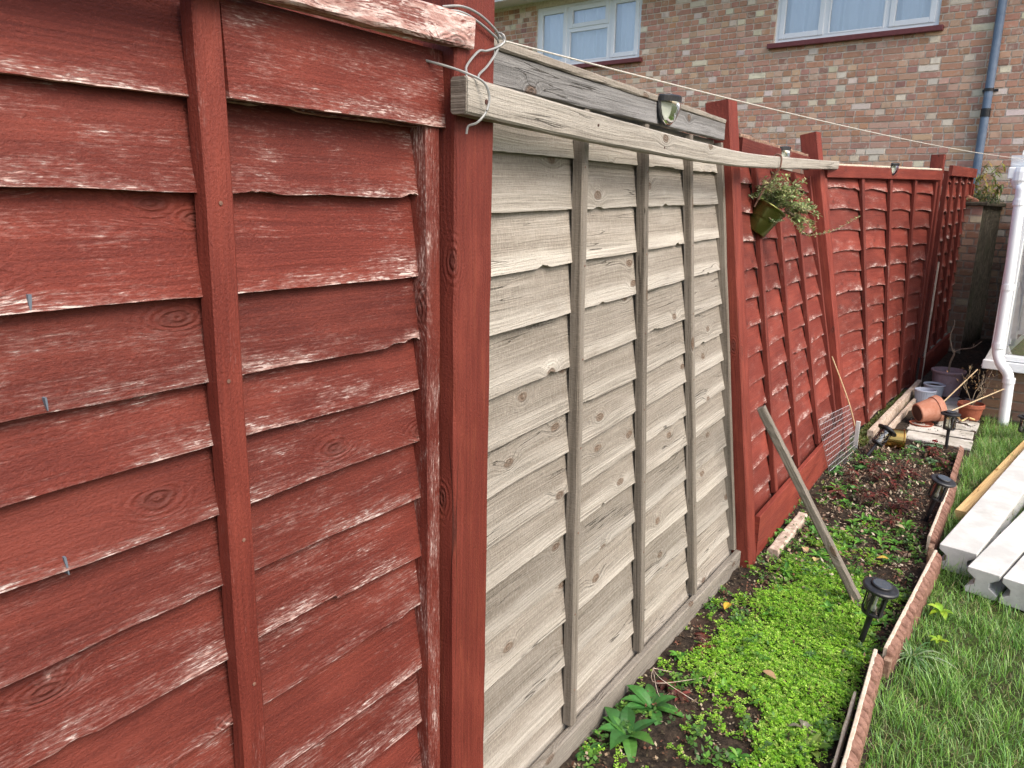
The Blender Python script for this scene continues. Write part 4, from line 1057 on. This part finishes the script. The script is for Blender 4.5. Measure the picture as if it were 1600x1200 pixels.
for c, z in (((-.171, 6.665), 1.0), ((-.188, 6.665), 1.60), ((-.166, 6.658), .57), ((-.066, 6.605), .33)):
    mb = MB(); lathe(mb, [(.036, -.02), (.0415, -.02), (.0415, .02), (.036, .02)], Matrix.Translation((*c, z)), 18); sub(mb, 'collar', M['white'], pp, con)
mb = MB(); a = [cp(-.045, .385, .03), cp(.05, .385, .03), cp(.05, .68, .028)]
i = [mb.vert(p) for p in a] + [mb.vert(p - NN*.012) for p in a]; mb.face(0, 1, 2); mb.face(5, 4, 3); mb.face(0, 2, 5, 3); mb.face(1, 0, 3, 4); mb.face(2, 1, 4, 5)
mb.build('corner_flashing', M['white_dirty'], con)
mb = MB(); frame_box(mb, .30, 1.4, .50, .53, -.75, -.4, cp); mb.build('worktop', M['white_dirty'], con)
mb = MB(); frame_box(mb, .0, 3.2, -.02, .005, -3.4, -.01, cp); mb.build('floor', M['slab'], con)
mb = MB(); tube(mb, curve([cp(.36, .53, -.5), cp(.36, .68, -.5), cp(.40, .74, -.5), cp(.46, .72, -.5), cp(.47, .66, -.5)], 6), .010, 8)
tag(mb.build('kitchen_tap', M['galv'], smooth=True), 'chrome swan neck tap behind the conservatory glass', 'tap')
mb = MB(); mb.box((.145, 6.55, -.03), (2.2, 6.62, .02)); tag(mb.build('kerb_edging', M['concrete'], bevel=.006), 'pale kerb at the foot of the conservatory wall', 'kerb')

# ---------------------------------------------------------------- vegetation
rng = np.random.default_rng(7)
def vnoise(x, y, s, z=0.0): return np.array([hn(a*s, b*s, z) for a, b in zip(x, y)])
def scatter(dens, x0, x1, y0, y1, n):
    x, y = rng.uniform(x0, x1, n), rng.uniform(y0, y1, n); k = rng.uniform(0, 1, n) < dens(x, y); return x[k], y[k]
def blades(name, x, y, z, L, W, lean, cols, kind_label):
    n = len(x); a = rng.uniform(0, 2*np.pi, n); dx, dy = np.cos(a), np.sin(a); sx, sy = -dy, dx
    a2 = rng.uniform(0, 2*np.pi, n); le = lean
    V = np.zeros((n, 7, 3))
    for k, (t, w) in enumerate(((0, 1), (.38, .95), (.75, .6))):
        h = L*t*(1 - .42*le*t); o = L*le*t**1.7
        for s, sg in ((0, -1), (1, 1)):
            V[:, 2*k+s, 0] = x + dx*o + sg*sx*W*w*.5; V[:, 2*k+s, 1] = y + dy*o + sg*sy*W*w*.5; V[:, 2*k+s, 2] = z + h
    V[:, 6, 0] = x + dx*L*le; V[:, 6, 1] = y + dy*L*le; V[:, 6, 2] = z + L*(1 - .5*le)
    b = np.arange(n)[:, None]*7
    F = np.concatenate([b + np.array([[0, 1, 3, 2]]), b + np.array([[2, 3, 5, 4]]), b + np.array([[4, 5, 6, 6]])])
    me_f = F
    quads = np.concatenate([b + np.array([[0, 1, 3, 2]]), b + np.array([[2, 3, 5, 4]])]); tris = b + np.array([[4, 5, 6]])
    T3 = np.concatenate([quads[:, [0, 1, 2]], quads[:, [0, 2, 3]], tris])
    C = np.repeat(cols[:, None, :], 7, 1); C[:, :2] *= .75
    return np_mesh(name, V.reshape(-1, 3), T3, M['leaf'], C.reshape(-1, 3))
def pick(pal, n): p = np.array(pal)[rng.integers(0, len(pal), n)]; return p*rng.uniform(.75, 1.3, (n, 1))
# lawn
edge_x = lambda y: np.where(y < 2.61, -.188 - .048*(y-1.3), np.where(y < 3.6, -.218 + .048*(y-2.61), np.where(y < 5.5, -.19 - .02*(y-3.6), -.20)))
def lawn_d(x, y):
    nz = vnoise(x, y, 3.2, 1)*.5 + vnoise(x, y, 9, 5)*.35
    d = np.clip(.85 + nz*1.1, .08, 1)*(x > edge_x(y) + .005)
    d *= np.where(x > 1.0, .35, 1)
    d *= ~((y > 5.6) & (x < -.17)) 
    return d
x, y = scatter(lawn_d, -.27, 2.0, .9, 6.6, 210000); n = len(x)
pa = vnoise(x, y, 2.0, 9)
pc = vnoise(x, y, 6.5, 31)
L = np.clip(rng.normal(.045, .020, n)*(1 + 1.1*pc) + .025*pa + .02*(y > 5.0)*(x < .3), .014, .13)
far = np.clip((y-1.5)/4, 0, 1)
cols = pick([(.14, .32, .04), (.19, .40, .055), (.10, .25, .04), (.24, .45, .08), (.30, .47, .12), (.18, .36, .12), (.38, .52, .22)], n)
dry = (rng.uniform(0, 1, n) < .07 + .10*(pa < -.2) + .16*(pc < -.22)); cols[dry] = pick([(.38, .33, .16), (.28, .24, .10), (.42, .38, .22)], dry.sum())
z = np.array([lawn_z(a, b) for a, b in zip(x, y)]) - .003
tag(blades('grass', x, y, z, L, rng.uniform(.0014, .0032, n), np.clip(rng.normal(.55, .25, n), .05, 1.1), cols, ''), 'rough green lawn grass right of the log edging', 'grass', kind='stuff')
# small-leaved green ground cover (flat stars of round leaves)
def stars(name, x, y, z0, size, hgt, pal, nl=5, tilt=.35):
    n = len(x); V = np.zeros((n, nl, 4, 3)); a0 = rng.uniform(0, 2*np.pi, n); h = hgt*rng.uniform(.2, 1, n); C = pick(pal, n)
    for k in range(nl):
        a = a0 + 2*np.pi*k/nl + rng.normal(0, .2, n); s = size*rng.uniform(.7, 1.3, n); c, d = np.cos(a), np.sin(a); up = rng.normal(.15, tilt, n)
        for j, (r, w) in enumerate(((.12, 0), (.62, .42), (1.1, 0), (.62, -.42))):
            V[:, k, j, 0] = x + s*(c*r - d*w); V[:, k, j, 1] = y + s*(d*r + c*w); V[:, k, j, 2] = z0 + h + s*r*up + s*w*rng.normal(0, .25, n)
    F = np.arange(n*nl*4).reshape(-1, 4); C = np.repeat(C[:, None], nl*4, 1).reshape(-1, 3)
    return np_mesh(name, V.reshape(-1, 3), F, M['leaf'], C)
in_bed = lambda x, y: (x < edge_x(y) - .036) & (x > -.88 + .0*y)
def cover_d(x, y):
    c = np.exp(-(((x+.50)/.26)**2 + ((y-2.74)/.52)**2)**1.4)*1.3 + np.exp(-(((x+.36)/.15)**2 + ((y-1.95)/.5)**2))*.8
    c = c + .42*np.exp(-(((x+.70)/.14)**2 + ((y-2.2)/.5)**2)) + .5*np.exp(-(((x+.62)/.2)**2 + ((y-3.4)/.35)**2)) 
    nz = vnoise(x, y, 6, 2)*.9 + vnoise(x, y, 17, 3)*.7 + vnoise(x, y, 45, 4)*.5
    return np.clip((c + nz*.74 - .38)*1.6, 0, 1)*in_bed(x, y)
x, y = scatter(cover_d, -.90, -.24, 1.3, 4.4, 95000); z = np.array([soil_z(a, b) for a, b in zip(x, y)])
br = .5 + .5*vnoise(x, y, 8, 6)
ob = stars('ground_cover', x, y, z, .0062, .022, [(.25, .51, .03), (.32, .58, .05), (.17, .39, .022), (.42, .64, .10), (.21, .45, .035), (.32, .45, .09), (.11, .27, .022)], 4)
tag(ob, 'bright lime green creeping ground cover over the near bed', 'ground cover', kind='stuff')
# mid-green sparse cover further along
def cover2_d(x, y):
    nz = vnoise(x, y, 5, 12)*.9 + vnoise(x, y, 14, 13)*.6
    w = np.where((y > 3.0) & (y < 3.9), .36, np.where(y > 5.0, .34, np.where(y > 3.9, .20, .22))); w = np.where((y > 4.5) & (y < 5.1) & (x > -.62), .10, w)
    w = np.where(y > 5.45, 0, w)
    return np.clip((w + nz*.6 - .2)*1.5, 0, 1)*in_bed(x, y)
x, y = scatter(cover2_d, -.88, -.24, 1.3, 5.6, 9500); z = np.array([soil_z(a, b) for a, b in zip(x, y)])
ob = stars('small_weeds', x, y, z, .013, .030, [(.075, .20, .03), (.11, .26, .035), (.06, .15, .03), (.16, .30, .05), (.09, .17, .06)], 5, .5)
tag(ob, 'scattered small green weeds over the soil bed', 'weeds', kind='stuff')
# litter: dry leaf bits, red-brown stems, pale stones
x, y = rng.uniform(-.88, -.24, 9000), rng.uniform(1.3, 5.7, 9000); k = in_bed(x, y) & (rng.uniform(0, 1, 9000) < .55 + .45*vnoise(x, y, 4, 20)); x, y = x[k], y[k]
z = np.array([soil_z(a, b) for a, b in zip(x, y)]) + .003
ob = stars('leaf_litter', x, y, z, .0095, .010, [(.10, .04, .026), (.16, .06, .04), (.07, .045, .03), (.25, .17, .11), (.05, .03, .02), (.30, .24, .17)], 2, .6); ob.data.materials.clear(); ob.data.materials.append(M['litter'])
tag(ob, 'brown leaf litter strewn over the soil bed', 'leaf litter', kind='stuff')
x, y = rng.uniform(-.80, -.26, 1100), rng.uniform(3.0, 5.5, 1100); k = in_bed(x, y) & (rng.uniform(0, 1, 1100) < .6 + .5*vnoise(x, y, 3, 40)); x, y = x[k], y[k]
ob = stars('dead_leaves', x, y, np.array([soil_z(a, b) for a, b in zip(x, y)]) + .006, .017, .016, [(.30, .21, .15), (.40, .31, .23), (.17, .085, .06), (.22, .14, .10), (.12, .05, .04), (.48, .40, .31)], 2, .7); ob.data.materials.clear(); ob.data.materials.append(M['litter'])
tag(ob, 'pale and brown dead leaves among the red seedlings', 'leaf litter', kind='stuff')
x, y = rng.uniform(-.62, -.20, 260), rng.uniform(6.0, 6.75, 260)
ob = stars('gravel', x, y, np.full(len(x), .008), .010, .006, [(.30, .29, .27), (.42, .40, .37), (.2, .19, .18)], 3, .5); ob.data.materials.clear(); ob.data.materials.append(M['litter'])
tag(ob, 'grey gravel around the pots', 'gravel', kind='stuff')
# moss between plank and fence
n = 2600; y = rng.uniform(5.25, 7.1, n); x = -.86 + (y-5.25)*.04 + rng.uniform(-.01, .085, n)
ob = stars('moss', x, y, np.full(n, .02), .011, .03, [(.12, .15, .03), (.17, .20, .05), (.22, .19, .08), (.08, .13, .025)], 4, .6)
tag(ob, 'moss and dry grass between the worn plank and the red panel', 'moss', kind='stuff')

rg = random.Random(21)
def rosette(name, label, c, n, L, W, pal, rise=(.2, .9), droop=.5, cat='weed', group=None, seg=5, fold=.3):
    c = Vector(c); t = thing(name, label, cat, c, group); mb = MB()
    for k in range(n):
        a = 2*math.pi*k/n*1.0 + rg.uniform(-.4, .4); r = rg.uniform(*rise); l = L*rg.uniform(.65, 1.15)
        leaf(mb, c + Vector((0, 0, .004)), (math.cos(a), math.sin(a), r), (0, 0, 1), l, W*rg.uniform(.8, 1.2)*l/L, droop*rg.uniform(.6, 1.3), rg.choice(pal), seg, fold)
    mb.build('leaves', M['leaf'], t); return t
GP = [(.045, .15, .035), (.06, .19, .04), (.035, .12, .03), (.08, .22, .04)]
rosette('broadleaf_plant', 'largest broad leaved green plant at the foot of the bare grey panel', (-.800, 1.83, 0), 9, .135, .044, GP, (.3, 1.1), .55, 'plant', 'broad leaved plants by the grey panel', 7)
rosette('broadleaf_plant', 'broad leaved green plant behind the largest one, close to the grey panel', (-.795, 1.99, 0), 11, .125, .034, GP, (.4, 1.3), .5, 'plant', 'broad leaved plants by the grey panel', 7)
rosette('broadleaf_plant', 'smallest broad leaved green plant, lowest in the picture', (-.858, 1.70, 0), 9, .075, .026, GP, (.3, 1.0), .5, 'plant', 'broad leaved plants by the grey panel', 6)
WP = [(.08, .24, .03), (.11, .30, .035), (.06, .19, .028), (.15, .34, .045)]
for k in range(60):
    y = rg.uniform(1.5, 4.5); x = rg.uniform(-.84, -.30)
    if k < 34: y = rg.uniform(2.9, 3.9); x = rg.uniform(-.72, -.29)
    rosette('green_weed', 'small green weed with pointed leaves in the soil bed', (x, y, .01), rg.randrange(6, 11), rg.uniform(.04, .075), rg.uniform(.013, .02), WP, (.3, 1.3), .5, 'weed', 'small pointed leaved weeds in the bed')
RP = [(.10, .022, .022), (.15, .028, .026), (.08, .03, .025), (.21, .05, .045), (.13, .06, .05)]
def redplant(c, h):
    c = Vector(c); t = thing('red_leaved_plant', 'dark red leaved seedling in the soil bed', 'plant', c, 'dark red leaved seedlings'); ml, ms = MB(), MB()
    for k in range(rg.randrange(2, 4)):
        d = Vector((rg.uniform(-.35, .35), rg.uniform(-.35, .35), 1)).normalized(); hh = h*rg.uniform(.6, 1.1); tube(ms, [c, c + d*hh], .0022, 4, .0012)
        for j in range(11):
            p = c + d*hh*rg.uniform(.35, 1); a = rg.uniform(0, 6.28); leaf(ml, p, (math.cos(a), math.sin(a), rg.uniform(.0, .7)), (0, 0, 1), rg.uniform(.025, .05), .014, .4, rg.choice(RP), 4)
    ml.build('leaves', M['leaf'], t); ms.build('stems', M['twig'], t)
for k in range(17): redplant((rg.uniform(-.72, -.38), rg.uniform(3.95, 4.95), 0), rg.uniform(.06, .12))
for k in range(4): redplant((rg.uniform(-.42, -.30), rg.uniform(4.9, 5.4), 0), .07)
for k in range(5): redplant((rg.uniform(-.84, -.7), rg.uniform(2.1, 2.6), 0), .018)
IV = [(.05, .15, .035), (.07, .20, .045), (.10, .26, .06)]
for k in range(5): rosette('lobed_plant', 'rounded leaved green plant below the wire mesh', (-.76 + rg.uniform(-.06, .1), 4.55 + rg.uniform(-.28, .35), .01), 9, .055, .034, IV, (.5, 1.5), .5, 'plant', 'rounded leaved plants by the mesh')
for k in range(8): rosette('variegated_plant', 'grey green leaved plant before the paving', (rg.uniform(-.56, -.34), rg.uniform(5.2, 5.6), .01), 10, .05, .025, [(.13, .22, .12), (.09, .17, .07), (.2, .3, .2), (.07, .13, .05)], (.4, 1.4), .5, 'plant', 'grey green plants by the paving')
LP = [(.30, .45, .03), (.36, .50, .05), (.24, .40, .03)]
rosette('lime_seedling', 'lime green seedling in the lawn, nearer the concrete posts', (-.12, 3.17, .02), 8, .065, .026, LP, (.4, 1.0), .5, 'weed', 'lime green seedlings')
rosette('lime_seedling', 'lime green seedling in the lawn, nearer the camera', (-.10, 2.93, .02), 8, .055, .020, LP, (.4, 1.0), .5, 'weed', 'lime green seedlings')
rosette('yellow_green_weed', 'yellow green weed against the near log edging', (-.34, 2.08, .0), 9, .075, .022, [(.17, .26, .05), (.12, .22, .04), (.22, .28, .08)], (.5, 1.6), .4, 'weed')
t = rosette('dry_plant', 'grey dried up plant with curled leaves beside the near log edging', (-.375, 2.16, .0), 7, .09, .018, [(.24, .21, .16), (.16, .15, .11), (.30, .27, .21)], (1.0, 2.2), .6, 'plant')
rosette('grass_tuft', 'pale grass tuft overhanging the lawn side of the log edging', (-.17, 2.78, 0), 60, .17, .005, [(.12, .24, .09), (.20, .32, .14), (.09, .19, .05), (.34, .42, .25)], (.4, 1.6), .8, 'grass', None, 5)
t = thing('red_flower', 'single red flower on the paving edge by the upright stake light', 'flower', (-.335, 5.33, 0)); mb = MB(); c = Vector((-.405, 5.62, .045))
for k in range(14): leaf(mb, c, (rg.uniform(-1, 1), rg.uniform(-1, 1), rg.uniform(-.1, .9)), (0, 0, 1), .022, .016, .2, rg.choice([(.40, .012, .03), (.5, .02, .04)]), 3)
mb.build('petals', M['leaf'], t); mb = MB(); tube(mb, [(-.405, 5.62, 0), c], .002, 4); mb.build('stem', M['twig'], t)
for k, (x, y, col) in enumerate(((-.80, 2.72, (.42, .26, .03)), (-.70, 3.42, (.46, .33, .17)), (-.62, 3.30, (.44, .36, .16)), (-.36, 3.52, (.45, .30, .05)), (-.56, 2.35, (.35, .22, .12)), (-.40, 3.95, (.38, .30, .2)))):
    mb = MB(); a = rg.uniform(0, 6.28); leaf(mb, (x, y, .035), (math.cos(a), math.sin(a), .1), (0, 0, 1), .05, .03, .2, col, 5, .4)
    tag(mb.build('fallen_leaf', M['litter']), 'yellowed fallen leaf on the soil bed', 'leaf', 'fallen leaves')
mb = MB()
for k in range(4):
    p = Vector((-.86, 2.14, .04)); tube(mb, curve([p, p + Vector((rg.uniform(.02, .08), rg.uniform(-.1, .1), rg.uniform(-.04, .02))), p + Vector((rg.uniform(.05, .2), rg.uniform(-.1, .14), -.035))], 5), .0011, 4)
tag(mb.build('dry_stalks', M['plank']), 'dry straw stalks caught under the second grey batten', 'stalks')
